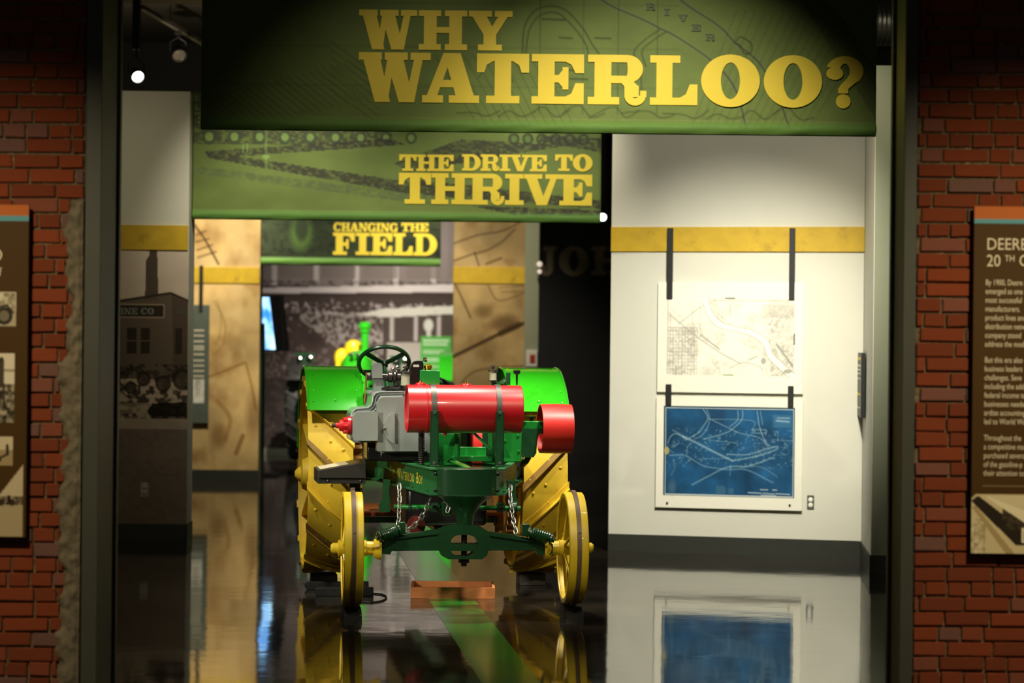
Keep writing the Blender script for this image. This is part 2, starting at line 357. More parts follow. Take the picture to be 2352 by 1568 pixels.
def font_mesh(txt):
    cu = bpy.data.curves.new('text', 'FONT'); cu.body = txt; cu.size = 1.0; cu.resolution_u = 3
    o = bpy.data.objects.new('text', cu); COL.objects.link(o); bpy.context.view_layer.update()
    me = bpy.data.meshes.new_from_object(o.evaluated_get(bpy.context.evaluated_depsgraph_get()))
    v = [tuple(p.co) for p in me.vertices]; f = [tuple(p.vertices) for p in me.polygons]
    bpy.data.objects.remove(o); bpy.data.curves.remove(cu); bpy.data.meshes.remove(me)
    return v, f
def print_text(name, lines, fr, off, mat, parent):
    """lines: (text, x_left, baseline_y, cap_px, xscale) in the pixel frame, one mesh for the block"""
    mb = MB()
    for t, x, y, cap, xs in lines:
        v, f = font_mesh(t); u0, z0 = fr.uz(x, y); u1 = fr.uz(x+100, y)[0]; k = (u1-u0)/100*cap/0.73
        mb.add([fr.P(u0+a*k*xs, z0+b*k, off) for a, b, c in v], f)
    return mb.build(name, mat, parent, smooth=0, fix=False)
def curve_solid(outline, holes, depth):
    """2-D outline with holes, extruded; returns verts (x,y,z) with z = thickness direction, faces"""
    cu = bpy.data.curves.new('c', 'CURVE'); cu.dimensions = '2D'; cu.fill_mode = 'BOTH'; cu.extrude = depth/2
    for pl in [outline] + holes:
        sp = cu.splines.new('POLY'); sp.points.add(len(pl)-1); sp.use_cyclic_u = True
        for q, p in zip(sp.points, pl): q.co = (p[0], p[1], 0, 1)
    o = bpy.data.objects.new('c', cu); COL.objects.link(o); bpy.context.view_layer.update()
    me = bpy.data.meshes.new_from_object(o.evaluated_get(bpy.context.evaluated_depsgraph_get()))
    v = [tuple(p.co) for p in me.vertices]; f = [tuple(p.vertices) for p in me.polygons]
    bpy.data.objects.remove(o); bpy.data.curves.remove(cu); bpy.data.meshes.remove(me)
    return v, f

# ------------------------------------------------------------------ materials of the place
m_white = M('gallery_paint', 'D9D6C8', 0.7, var=0.02, scale=3)
m_olive = M('olive_paint', '8C8F78', 0.7, var=0.03, scale=3)
m_base = M('rubber_baseboard', '33352F', 0.45, var=0.06)
m_band = M('yellow_band', 'CBA61E', 0.55, var=0.10, scale=9, dirt='6B5212', dirt_amt=0.55)
m_print = M('print', 'FFFFFF', 0.55, var=0.0, attr='print')
m_cloth = M('banner_cloth', 'FFFFFF', 0.62, var=0.03, scale=60, attr='print')
m_glossprint = M('gloss_print', 'FFFFFF', 0.35, var=0.0, attr='print')
m_yel = M('yellow_ink', 'EED23C', 0.6, var=0.02)
m_black = M('black_paint', '1B1B1A', 0.5, var=0.1)
m_blackwall = M('charcoal_wall', '26241E', 0.75, var=0.08, scale=2)
m_ceil = M('dark_ceiling', '3A352C', 0.8, var=0.15, scale=2)
m_steel = M('painted_steel', '42443C', 0.5, var=0.06, scale=6, bump=0.05)
m_brick = M('brick', '863A16', 0.85, var=0.16, scale=30, bump=0.5, rand=0.24, dirt='4A2C1C', dirt_amt=0.55)
m_mortar = M('mortar', '6C5E46', 0.95, var=0.35, scale=45, bump=1.0, dirt='C0AE88', dirt_amt=0.9)
m_parge = M('old_mortar', '6F6654', 0.95, var=0.22, scale=22, bump=0.9)
m_plate = M('plate_metal', 'B9B4A0', 0.35, metal=0.4)
m_grey = M('grey_panel', '6C7066', 0.6)
m_cream = M('cream_ink', 'E8DCC0', 0.6, var=0.0)
m_whiteink = M('white_ink', 'F2EFE6', 0.6, var=0.0)
m_dimink = M('bronze_letters', '9A8260', 0.6)

# floor: polished dark concrete
def floor_mat():
    m = bpy.data.materials.new('polished_concrete'); m.use_nodes = True; nt = m.node_tree; N, L = nt.nodes, nt.links; b = N['Principled BSDF']
    tc = N.new('ShaderNodeTexCoord')
    n1 = N.new('ShaderNodeTexNoise'); n1.inputs['Scale'].default_value = 1.1; n1.inputs['Detail'].default_value = 8; L.new(tc.outputs['Object'], n1.inputs['Vector'])
    cr = N.new('ShaderNodeValToRGB'); cr.color_ramp.elements[0].position = 0.3; cr.color_ramp.elements[1].position = 0.72
    cr.color_ramp.elements[0].color = (*lin('1C1814'), 1); cr.color_ramp.elements[1].color = (*lin('332D25'), 1)
    L.new(n1.outputs['Fac'], cr.inputs['Fac']); L.new(cr.outputs['Color'], b.inputs['Base Color'])
    n2 = N.new('ShaderNodeTexNoise'); n2.inputs['Scale'].default_value = 3.0; n2.inputs['Detail'].default_value = 4; L.new(tc.outputs['Object'], n2.inputs['Vector'])
    mr = N.new('ShaderNodeMapRange'); mr.inputs['To Min'].default_value = 0.03; mr.inputs['To Max'].default_value = 0.09; L.new(n2.outputs['Fac'], mr.inputs['Value']); L.new(mr.outputs['Result'], b.inputs['Roughness'])
    n3 = N.new('ShaderNodeTexNoise'); n3.inputs['Scale'].default_value = 1.6; n3.inputs['Detail'].default_value = 3; L.new(tc.outputs['Object'], n3.inputs['Vector'])
    bp = N.new('ShaderNodeBump'); bp.inputs['Strength'].default_value = 0.10; bp.inputs['Distance'].default_value = 0.02; L.new(n3.outputs['Fac'], bp.inputs['Height']); L.new(bp.outputs['Normal'], b.inputs['Normal'])
    b.inputs['IOR'].default_value = 1.5
    return m
fl = MB().box((-10, 4, -0.2), (10, 46, 0)).build('floor', floor_mat(), smooth=0); tag(fl, kind='structure')
tag(MB().box((-10, 4, 5.0), (10, 46, 5.2)).build('ceiling', m_ceil, smooth=0), kind='structure')
TOPW = 3.82

# ------------------------------------------------------------------ brick walls at the entrance
DB = 10.8
frb = Fr((0, DB), (1, DB))
def brick_mesh(seed):
    r = random.Random(seed); j = lambda a: (r.random()-0.5)*a
    vs_ = []
    for yy, ins in ((1.0, 0.0), (0.12, 0.0), (0.0, 1.0)):
        for x, z in ((-.5,-.5),(.5,-.5),(.5,.5),(-.5,.5)):
            vs_.append((x*(1-0.035*ins)+j(0.025), yy+j(0.05), z*(1-0.10*ins)+j(0.07)))
    fs = [(8,9,10,11)] + [(i, (i+1) % 4, (i+1) % 4+4, i+4) for i in range(4)] + [(i+4, (i+1) % 4+4, (i+1) % 4+8, i+8) for i in range(4)]
    me = bpy.data.meshes.new('brick'); me.from_pydata(vs_, [], fs); me.materials.append(m_brick)
    return me
BRICKS = [brick_mesh(k) for k in range(12)]
CH = 0.0668
def brick_wall(name, xa, xb, seed, near, rough_edge=None):
    """wall from xa to xb; near(x) says which bricks are single objects"""
    r = random.Random(seed)
    wall = MB().box((xa, DB+0.016, 0), (xb, DB+0.32, 4.3)).build(name, m_mortar, smooth=0, org=((xa+xb)/2, DB, 0)); tag(wall, kind='structure')
    org = wall.location; far = MB()
    for k in range(int(4.3/CH)):
        z = (k+0.5)*CH; hdr = (k % 6 == 3); Lb = 0.101 if hdr else 0.205
        x1 = xb if rough_edge is None else rough_edge(z, r)
        x = x1 + (-(0.04 + 0.07*(k % 2)) if not hdr else -0.05) + r.uniform(-0.02, 0.02)
        spans = [(x, x1)]
        while x > xa:
            L_ = Lb
            if not hdr and r.random() < 0.14: L_ = 0.101
            spans.append((max(x-L_, xa), x)); x -= L_
        for a, b in spans:
            w = b-a-0.0095
            if w < 0.012: continue
            dep = 0.03; off = r.uniform(-0.003, 0.004)
            h = CH-0.0095+r.uniform(-0.002, 0.002)
            me = r.choice(BRICKS)
            if near((a+b)/2, z):
                inst(me, 'brick', ((a+b)/2-org.x, DB+off-org.y, z+r.uniform(-0.0015,0.0015)-org.z), (0, r.uniform(-0.006,0.006), 0), (w, dep, h), wall)
            else:
                far.add([((a+b)/2+v.co.x*w, DB+off+v.co.y*dep, z+v.co.z*h) for v in me.vertices], [tuple(p.vertices) for p in me.polygons])
    o = far.build('bricks', m_brick, wall, smooth=0); o['kind'] = 'stuff'
    return wall
xL = frb.uz(190, 784)[0]; xR = frb.uz(2104, 784)[0]
def edge_left(z, r):
    if z > 2.33: return xL - r.uniform(0.0, 0.004)
    return xL - 0.035 - 0.03*abs(sin(z*5.1)) - r.uniform(0, 0.02) - (0.02 if z < 1.6 else 0)
wl = brick_wall('wall_left', xL-1.5, xL, 3, lambda x, z: x > xL-0.50 and 0.1 < z < 3.4, edge_left)
def mirror_edge(z, r): return xR+1.5
# right wall is laid from its outer end; bricks meet the steel post with cut ends
wr = brick_wall('wall_right', xR, xR+1.5, 11, lambda x, z: x < xR+0.58 and 0.1 < z < 3.4)
# ragged old mortar along the steel post
pm = MB(); nx_, nz_ = 12, 260; vsg = []
for j in range(nz_+1):
    z = 2.36*j/nz_
    e = edge_left(z, random.Random(1)) - 0.02 + 0.012*sin(z*31) + 0.008*sin(z*77)
    for i in range(nx_+1):
        t = i/nx_; x = e + (xL-0.002-e)*t
        n = float(fbm(np.array([x*38+3]), np.array([z*26]), 5, 4)[0])
        off = -0.012 + 0.040*min(1, t*3.2)*(0.35+n) * (1.0 if t < 0.9 else 0.7)
        if z > 2.33: off = -0.012
        vsg.append((x, DB-off*0.8, z))
pm.add(vsg, [(j*(nx_+1)+i, j*(nx_+1)+i+1, (j+1)*(nx_+1)+i+1, (j+1)*(nx_+1)+i) for j in range(nz_) for i in range(nx_)])
pm.build('mortar_edge', m_parge, wl, smooth=60)
# steel posts of the entrance
def post(name, sgn, x0, w1, dep):
    mb = MB().box((x0, DB, 0), (x0+sgn*w1, DB+dep, 4.3)).box((x0, DB+dep+0.03, 0), (x0+sgn*(w1+0.012), DB+dep+0.08, 4.3))
    return tag(mb.build(name, m_steel, bevel=0.003, smooth=0), kind='structure')
post('trim_1', 1, xL+0.004, 0.072, 0.40)
post('trim_2', -1, xR-0.002, 0.058, 0.25)

# ------------------------------------------------------------------ info boards on the brick
m_board = M('board_side', '1E150A', 0.5)
def info_board(name, label, px, paint):
    c = Can(*px, 2.0, '4A330E'); paint(c)
    root = frb.slab(name, px, 0.030, 0.052, m_board); tag(root, label, 'sign', None)
    c.put('printed_face', frb, 0.0532, m_print, root)
    return root
def photo_noise(c, x0, y0, x1, y1, seed, lo, hi):
    n = fbm(c.X/9, c.Y/9, seed, 4); m = ((c.X > x0)&(c.X < x1)&(c.Y > y0)&(c.Y < y1)).astype(float)
    n = np.clip((n-0.3)/0.4, 0, 1)
    col = np.array(Can.c(lo))*(1-n[...,None]) + np.array(Can.c(hi))*n[...,None]
    c.a = c.a*(1-m[...,None]) + col*m[...,None]
def paint_left(c):
    c.rect(-400, 470, 100, 495, 'C0682C'); c.rect(-400, 495, 100, 507, '5FA0AC')
    # car photo
    c.rect(-300, 670, 41, 748, 'D8CBB0'); photo_noise(c, -300, 672, 40, 712, 21, '8A8068', 'E0D6BE'); c.rect(-300, 712, 41, 748, 'B8AB90')
    c.ell(14, 724, 19, 20, '2A241C'); c.ell(14, 724, 12, 13, '7A705C'); c.line([(-40,712),(0,704),(20,700),(34,716)], 5, '3A3228')
    c.rect(-60, 700, -2, 728, '2E281E')
    # person in a field
    c.rect(-300, 810, 39, 968, 'E2D8C2'); photo_noise(c, -300, 880, 39, 968, 22, '2A241A', 'B8AC92')
    c.rect(-300, 845, 39, 852, 'A89C84'); c.line([(8,828),(8,880)], 14, '4A4032'); c.ell(9, 824, 5, 6, '3A3026'); c.line([(2,880),(0,925)], 5, '3A3026'); c.line([(14,880),(16,925)], 5, '3A3026')
    # ploughing photo
    c.rect(-300, 1000, 38, 1066, 'D6C6A6'); c.rect(-300, 1030, 38, 1066, 'A8946E'); c.line([(-6,1056),(24,1040)], 5, '3A2E20'); c.line([(24,1020),(25,1040)], 6, '2E2418'); c.ell(4, 1052, 7, 6, '3A2E20')
    # farmstead photo
    c.poly([(-400,1228),(-400,1130),(10,1130),(62,1062),(62,1228)], 'CDBD9C'); photo_noise(c, -400, 1136, 62, 1156, 24, '4A3E2C', 'C8B898'); c.rect(-400, 1156, 62, 1228, 'B7A582')
    for x in (-8, 12, 36): c.ell(x, 1150, 7, 8, '3A2E20')
    c.rect(25, 1134, 34, 1152, '2A2016')
bl = info_board('wall_info_board', 'brown wall board cropped at its edge, small sepia photographs of a car and field work', (-330, 470, 68, 1229), paint_left)
print_text('lettering', [('D', -14, 600, 30, 0.85), ('of', -10, 634, 20, 0.85), ('y.', -12, 651, 16, 0.85)], frb, 0.0545, m_cream, bl)
def paint_right(c):
    c.rect(2200, 477, 2700, 507, 'C0682C'); c.rect(2200, 507, 2700, 517, '5FA0AC')
    c.rect(2254, 1114, 2352, 1116, '8A7A58')
    c.poly([(2223,1272),(2223,1150),(2240,1134),(2700,1134),(2700,1272)], 'D8C89E')
    photo_noise(c, 2223, 1190, 2262, 1272, 33, 'A8966E', 'E6DAB8')
    c.poly([(2228,1150),(2244,1138),(2352,1218),(2352,1250),(2330,1250)], '2C241A'); photo_noise(c, 2300, 1165, 2352, 1215, 31, '2C241A', '4E442E')
    c.poly([(2262,1138),(2352,1138),(2352,1172),(2300,1160)], 'DCCFA8'); c.poly([(2352,1200),(2352,1172),(2262,1138),(2268,1145)], 'EFE4C2')
    c.poly([(2230,1165),(2238,1160),(2330,1272),(2310,1272)], 'B29C70')
    c.rect(2345, 1210, 2420, 1245, 'E9E0C4')
    for k in range(6): c.rect(2350+k*9, 1218, 2354+k*9, 1240, '3A3022')
br_ = info_board('wall_info_board', 'brown wall board cropped at its edge with white title and paragraphs above factory view', (2229, 477, 2660, 1270), paint_right)
print_text('title', [('DEERE', 2260, 574, 28, 0.86), ('20', 2260, 612, 28, 0.86), ('TH', 2302, 601, 15, 0.85), ('C', 2334, 612, 28, 0.86)], frb, 0.0545, m_cream, br_)
P1 = ['By 1900, Deere &', 'emerged as one', 'most successful', 'manufacturers.', 'product lines and', 'distribution netw', 'company stood', 'address the mod']
P2 = ['But this era also', 'business leaders', 'challenges. Seve', 'including the add', 'federal income ta', 'businesses neede', 'ardize accounting', 'led to World War']
P3 = ['Throughout the', 'a competitive ma', 'purchased severa', 'of the gasoline-p', 'their attention to']
ln = []
for y0, pp in ((655, P1), (832, P2), (1010, P3)):
    for k, t in enumerate(pp): ln.append((t, 2258-(y0-655+k*20)*0.011, y0+k*20.1, 13.5, 0.72))
print_text('body_text', ln, frb, 0.0545, m_cream, br_)

# ------------------------------------------------------------------ gallery walls behind
DL = 20.6
frl = Fr((0, DL), (1, DL))
uL = frl.uz(431, 784)[0]
tag(MB().box((-6.5, DL, 0), (uL, DL+0.38, TOPW)).build('wall_gallery_left', m_white, smooth=0), kind='structure')
def band(name, fr, px, off=0.018):
    return tag(fr.slab(name, px, 0.0, off, m_band, bevel=0.003), kind='structure')
band('trim_3', frl, (-100, 515, 432, 572))
bb = MB().box((-6.5, DL-0.012, 0), (uL+0.008, DL, 0.135)).box((uL, DL-0.012, 0), (uL+0.008, DL+0.38, 0.135)).build('baseboard_gallery_left', m_base, smooth=0); tag(bb, kind='structure')
# dusky factory photograph printed on the left wall
c = Can(180, 574, 431, 1211, 1.6, '6E6256')
c.a *= (0.80+0.45*fbm(c.X/120, c.Y/70, 40, 4))[...,None]
c.mix(np.clip((760-c.Y)/190, 0, 1), '958A80', 0.75)
c.poly([(331,690),(332,598),(340,585),(340,574),(358,574),(362,690)], '2E2620', 0.9)
c.poly([(180,705),(275,690),(390,672),(431,690),(431,870),(180,870)], '3B322A', 0.92)
c.line([(180,706),(390,672),(431,690)], 5, '1E1812'); c.poly([(393,676),(431,690),(431,870),(398,870)], '332A22', 0.8)
c.rect(190, 699, 375, 728, '211A14'); c.line([(190,699),(375,699),(375,728),(190,728)], 2, '7A6E5C')
for x in (290, 322): c.rect(x, 752, x+22, 812, '1E1813'); c.line([(x,782),(x+22,782)], 2, '4A4036')
c.rect(402, 752, 418, 812, '1E1813')
n = fbm(c.X/10, c.Y/9, 44, 5); c.mix(((c.Y > 835)&(c.Y < 960))*np.clip((n-0.42)*6, 0, 1), '17120D', 0.85); c.mix(((c.Y > 835)&(c.Y < 925))*np.clip((n-0.62)*9, 0, 1), '7C7264', 0.22)
for x, y, r_ in ((420, 870, 24), (330, 870, 16), (300, 890, 14), (375, 880, 18)): c.ell(x, y, r_, r_*1.05, '15100C', 0.75); c.ell(x, y, r_*0.7, r_*0.72, '4A4036', 0.4)
c.rect(180, 925, 340, 950, '6E6452', 0.6); c.poly([(338,945),(350,925),(431,922),(431,960),(350,960)], '120E0A', 0.9)
c.mix(((c.Y > 955)&(c.Y < 985))*np.clip((n-0.5)*6, 0, 1), '6A5F50', 0.6); c.mix((c.Y > 985).astype(float), '4A4038', 0.8); c.mul(1-0.25*np.clip((n-0.4), 0, 1)*(c.Y > 985))
c.a = np.clip(c.a*1.5, 0, 1)
o = c.put('factory_mural', frl, 0.004, m_print); tag(o, 'dusky sepia photograph of an old brick factory printed on the wall below yellow band', 'mural')
for wd_, xa_, xb_ in (('INE', 276, 316), ('CO', 324, 354)): slab_text('lettering', spread(wd_, xa_, xb_), 707, 722, frl, 0.0055, m_grey, o)
slab_text('lettering', spread('NE', 408, 430), 708, 722, frl, 0.0055, M('faded_ink', '4A453C', 0.7), o)
def wall_plate(fr, px, label, face=m_plate, two=True, cat='outlet', nm='outlet_plate', dark=None):
    o = fr.slab(nm, px, 0.0, 0.007, face, bevel=0.002); tag(o, label, cat)
    x0, y0, x1, y1 = px; xm = (x0+x1)/2; h = y1-y0; w = x1-x0
    for k in (0.31, 0.69):
        cc = fr.P(*fr.uz(xm, y0+h*k), 0.006)
        sz = abs(fr.uz(x0+w*0.33, y0)[0]-fr.uz(x0, y0)[0])
        MB().lathe(cc, fr.n, [(0, sz), (0.004, sz), (0.005, sz*0.9)], 16).build('socket', dark or m_whiteink, o)
    return o
wall_plate(frl, (323, 1108, 341, 1141), 'metal outlet plate low on the factory photograph', dark=m_plate)

# right gallery wall with the two map panels
A_, B_ = (0.80, 19.94), (2.83, 19.45)
frr = Fr(A_, B_)
LR = (Vector(B_)-Vector(A_)).length
u0r = frr.uz(1402, 784)[0]
def wallbox(fr, u0, u1, z0, z1, o0, o1): return fr.box(MB(), (u0, z0, u1, z1), o0, o1)
tag(wallbox(frr, u0r, LR+0.02, 0, TOPW, -0.3, 0).build('wall_gallery_right', m_white, smooth=0), kind='structure')
E_ = (2.714, 18.15)
frs = Fr(B_, E_); LS = (Vector(E_)-Vector(B_)).length
tag(MB().prism([(B_[0],B_[1]+0.05,0),(E_[0],E_[1],0),(E_[0]+3,E_[1],0),(E_[0]+3,B_[1]+0.05,0)], (0,0,TOPW)).build('wall_gallery_end', m_olive, smooth=0), kind='structure')
tag(wallbox(frs, 0, LS-0.001, 0, TOPW, 0, 0.004).build('wall_gallery_return', m_white, smooth=0), kind='structure')
fre = Fr((E_[0], E_[1]), (E_[0]+1, E_[1]))
tag(wallbox(frr, u0r, LR, 0, 0.145, 0, 0.012).build('baseboard_gallery_right', m_base, smooth=0), kind='structure')
tag(wallbox(frs, 0, LS+0.012, 0, 0.145, 0.004, 0.014).build('baseboard_gallery_return', m_base, smooth=0), kind='structure')
tag(wallbox(fre, -0.01, 2.9, 0, 0.145, 0, 0.012).build('baseboard_gallery_end', m_base, smooth=0), kind='structure')
band('trim_4', frr, (1404, 521, 1990, 578))
m_acryl = M('acrylic_edge', 'DDE2CF', 0.25, var=0.0)
m_sheet = M('map_sheet', 'FFFFFF', 0.5, var=0.01, attr='print', coat=0.3)
def map_panel(name, label, px, can, b0, bars, studs=()):
    root = frr.slab(name, px, 0.020, 0.030, m_acryl, bevel=0.002); tag(root, label, 'map')
    can.put('printed_sheet', frr, 0.0312, m_sheet, root)
    for b in bars:
        frr.slab('hanging_bar', b, b0, 0.046, m_black, root, bevel=0.002)
        x = (b[0]+b[2])/2
    for x, y in studs:
        MB().lathe(frr.P(*frr.uz(x, y), 0.028), frr.n, [(0, 0.009), (0.012, 0.009), (0.014, 0.005)], 12).build('stud', m_black, root)
    return root
# pale survey map
c = Can(1512, 648, 1846, 902, 1.3, 'F1EDDD')
inb = ((c.X > 1535)&(c.X < 1826)&(c.Y > 686)&(c.Y < 862)).astype(float)
n = fbm(c.X/26, c.Y/26, 50, 4); n2 = fbm(c.X/5, c.Y/5, 55, 3)
den = np.clip((n-0.42)*4, 0, 1)*0.5 + ((c.X < 1600)&(c.Y > 752))*0.55 + ((c.X > 1765)&(c.X-1765 > (c.Y-700)*0.05))*0.45
c.mix(inb*np.clip(den, 0, 1)*np.clip((n2-0.25)*2.2, 0, 1), 'A29C92', 0.75)
grid = ((np.mod(c.X, 7) < 1.6)|(np.mod(c.Y, 8) < 1.6)) & (c.X < 1605) & (c.Y > 752); c.mix(inb*grid, '9A948A', 0.45)
g2 = ((np.mod(c.X+c.Y, 9) < 1.8)) & (c.X > 1775); c.mix(inb*g2, '8C877C', 0.35)
riv = [(1622,690),(1632,720),(1655,745),(1690,755),(1730,765),(1760,785),(1772,815),(1800,842),(1822,862)]
c.curve(riv, 13, 'F6F3E6'); 
for dx, dy in ((-6,5),(6,-5)): c.curve([(x+dx, y+dy) for x, y in riv], 1.6, '9FA08E', 0.8)
c.curve([(1640,712),(1660,728),(1680,745)], 1.5, 'A8A796', 0.7)
c.line([(1540,724),(1605,776),(1660,812),(1705,835)], 2.0, '969488', 0.8); c.line([(1612,770),(1655,802)], 4, '7C7A70', 0.5); c.line([(1560,745),(1612,704)], 1.8, 'A09E92', 0.8)
c.line([(1592,712),(1592,740),(1606,765)], 1.4, 'B0AEA0', 0.8); c.line([(1610,705),(1610,776)], 1.4, 'B0AEA0', 0.8); c.line([(1679,700),(1679,724)], 4, 'C8C4B4', 0.8)
c.line([(1640,690),(1824,690)], 3, 'B8B2A6', 0.6); c.rect(1752, 700, 1824, 730, 'B5AFA4', 0.4); c.line([(1786,790),(1822,838)], 5, '84827A', 0.6)
c.curve([(1680,845),(1710,832),(1745,840),(1755,850)], 1.5, '9C9A8E', 0.8); c.ell(1756, 828, 6, 7, '8C8A80', 0.6); c.ell(1811, 851, 9, 5, '8C8A80', 0.7); c.line([(1722,826),(1740,818)], 3, '8A887E', 0.6)
c.rect(1666, 684, 1690, 687, '4A4A42'); c.rect(1664, 860, 1688, 862.5, '8FA068'); c.rect(1824, 765, 1827, 790, '3A3A34'); c.line([(1535,688),(1535,860)], 1.6, 'A4A094', 0.8); c.line([(1541,720),(1541,860)], 1.4, 'B4B0A4', 0.7)
map_panel('framed_map', 'white panel with a pale line survey map hung from yellow band by black bars', (1512, 648, 1846, 902), c, 0.0185, [(1534, 524, 1547, 686), (1814, 524, 1827, 688)])
# blueprint
c = Can(1508, 912, 1844, 1168, 1.3, 'F1EDDD')
c.rect(1526, 934, 1827, 1140, '20455C'); c.rect(1529, 937, 1824, 1138, 'C8D2CC'); c.rect(1531, 939, 1822, 1136, '1B4C74')
inb = ((c.X > 1531)&(c.X < 1822)&(c.Y > 939)&(c.Y < 1136)).astype(float)
n = fbm(c.X/40, c.Y/34, 60, 4); c.mul(1+inb*(n-0.5)*0.7)
n2 = fbm(c.X/4, c.Y/4, 66, 2); c.mix(inb*np.clip((n2-0.66)*7, 0, 1)*((c.Y > 985)&(c.Y < 1075)), '8FB0BE', 0.5)
Q = lambda pts: [(1500+x/5.408, 900+y/5.408) for x, y in pts]
K = 'A9C4CC'
for pts, w, a in (([(630,220),(690,320),(640,420),(560,520),(420,600)], 1.8, .7), ([(670,220),(710,320),(690,430),(620,540),(520,590)], 1.6, .6), ([(1060,230),(1060,340),(960,430)], 1.6, .7), ([(1120,230),(1110,340),(990,460),(880,520),(640,590)], 1.8, .7),
    ([(700,330),(960,450),(1100,510),(1330,560),(1440,680)], 1.8, .6), ([(380,560),(560,640),(760,740),(1000,850)], 5, .55), ([(1300,230),(1330,420),(1400,600),(1460,660)], 1.8, .7), ([(1340,230),(1370,400)], 1.5, .6),
    ([(930,770),(1180,770),(1400,700),(1540,660)], 2.0, .7), ([(1000,850),(1250,800),(1500,720),(1560,660)], 3.0, .55), ([(500,1160),(720,1040),(940,930),(1200,910),(1500,800)], 3.2, .5), ([(220,800),(420,800),(640,920),(940,960),(1180,960),(1500,1110)], 2.6, .45), ([(1100,930),(1350,920),(1560,1040)], 1.8, .4),
    ([(190,650),(230,560),(300,530),(420,590)], 2, .6), ([(260,700),(340,640)], 2, .5), ([(430,780),(440,690),(480,640)], 2, .5), ([(560,840),(940,820)], 1.4, .5), ([(980,900),(970,1040)], 1.4, .5), ([(740,340),(1240,350),(1240,460)], 1.5, .5), ([(1240,460),(1400,460),(1400,500),(1240,500)], 4, .35), ([(1560,470),(1560,600)], 1.5, .5), ([(1490,580),(1740,590)], 1.5, .5), ([(250,480),(420,580)], 3, .4), ([(700,600),(1060,630)], 1.5, .5), ([(880,720),(910,680)], 1.5, .5), ([(1600,560),(1700,740),(1500,770)], 1.3, .35)):
    c.curve(Q(pts), w, K, a)
for k in range(9): c.line(Q([(1250+k*30, 830-k*16),(1260+k*30, 780-k*15)]), 1.2, K, .5)
c.rect(*Q([(1500,270)])[0], *Q([(1730,430)])[0], '5E86A0', 0.35); c.line(Q([(1550,310),(1700,310)]), 2.5, 'B9CCD0', .6); c.line(Q([(1540,345),(1690,355)]), 4, 'B9CCD0', .6)
c.rect(*Q([(800,1165)])[0], *Q([(910,1270)])[0], '4A6E84', 0.6); c.rect(*Q([(955,1190)])[0], *Q([(1020,1260)])[0], '4A6E84', 0.6)
for a, b in (((1200,1240),(1360,1245)), ((1380,1245),(1520,1250)), ((1540,1245),(1710,1250)), ((1350,1200),(1440,1200)), ((1500,1200),(1550,1200)), ((1360,1270),(1540,1272))): c.line(Q([a, b]), 2.4, 'D6DCD6', .75)
c.ell(1533, 1037, 6, 9, 'C9B56A', 0.8); c.curve(Q([(260,850),(280,960),(240,1040)]), 4, '7E93A0', .35); c.ell(*Q([(250,1200)])[0], 8, 18, 'B0A890', 0.25, soft=1)
map_panel('framed_map', 'white panel with a dark blue blueprint, hung below the pale survey map', (1508, 912, 1844, 1168), c, 0.0325, [(1531, 882, 1544, 930), (1811, 886, 1824, 934)], [(1534, 1154), (1815, 1159)])
wall_plate(frr, (1854, 1137, 1870, 1169), 'dark outlet plate with two white sockets beside the blueprint', face=M('dark_plate', '5A5C50', 0.5))
# sign on the return wall
ub = frs.uz(1981, 890)[0]; uc = frs.uz(1991, 890)[0]
sg = frs.box(MB(), (ub, 1.15, uc, 1.66), 0.012, 0.045).build('wall_sign', m_black, bevel=0.002, smooth=0); tag(sg, 'slim black sign board on the short return wall beside the maps', 'sign')
frs.box(MB(), (ub+0.02, 1.17, uc-0.02, 1.64), 0.045, 0.0465).build('printed_face', m_grey, sg, smooth=0)
for k, (z0, z1, mm) in enumerate(((1.60,1.625,m_yel),(1.55,1.565,m_whiteink),(1.52,1.53,m_whiteink),(1.49,1.50,m_whiteink),(1.45,1.46,m_whiteink),(1.32,1.34,m_yel),(1.22,1.23,m_whiteink))):
    frs.box(MB(), (ub+0.06, z0, uc-0.08, z1), 0.0465, 0.0475).build('text_line', mm, sg, smooth=0)

# brown map-print walls further back
D3 = 29.1
fr3 = Fr((0, D3), (1, D3))
m_endcap = m_olive
u3a, u3b = fr3.uz(300, 784)[0], fr3.uz(596, 784)[0]
tag(MB().box((u3a-2, D3, 0), (u3b, D3+0.3, TOPW)).build('wall_far_left', m_olive, smooth=0), kind='structure')
tag(MB().box((u3a-2, D3-0.012, 0), (u3b+0.005, D3, 0.14)).build('baseboard_far_left', m_base, smooth=0), kind='structure')
def brown(px, seed, lines, ells=()):
    c = Can(*px, 2.2, 'D0AE74')
    n = fbm(c.X/70, c.Y/90, seed, 5); c.mul(0.72+0.6*n)
    c.mix(np.clip((fbm(c.X/45, c.Y/50, seed+9, 3)-0.55)*3, 0, 1), '7A4E22', 0.55)
    c.mix(np.clip((fbm(c.X/60, c.Y/60, seed+19, 3)-0.55)*3, 0, 1), 'DCC493', 0.5)
    for p, w, col, a in lines: c.curve(p, w, col, a)
    for e in ells: c.ell(*e)
    return c
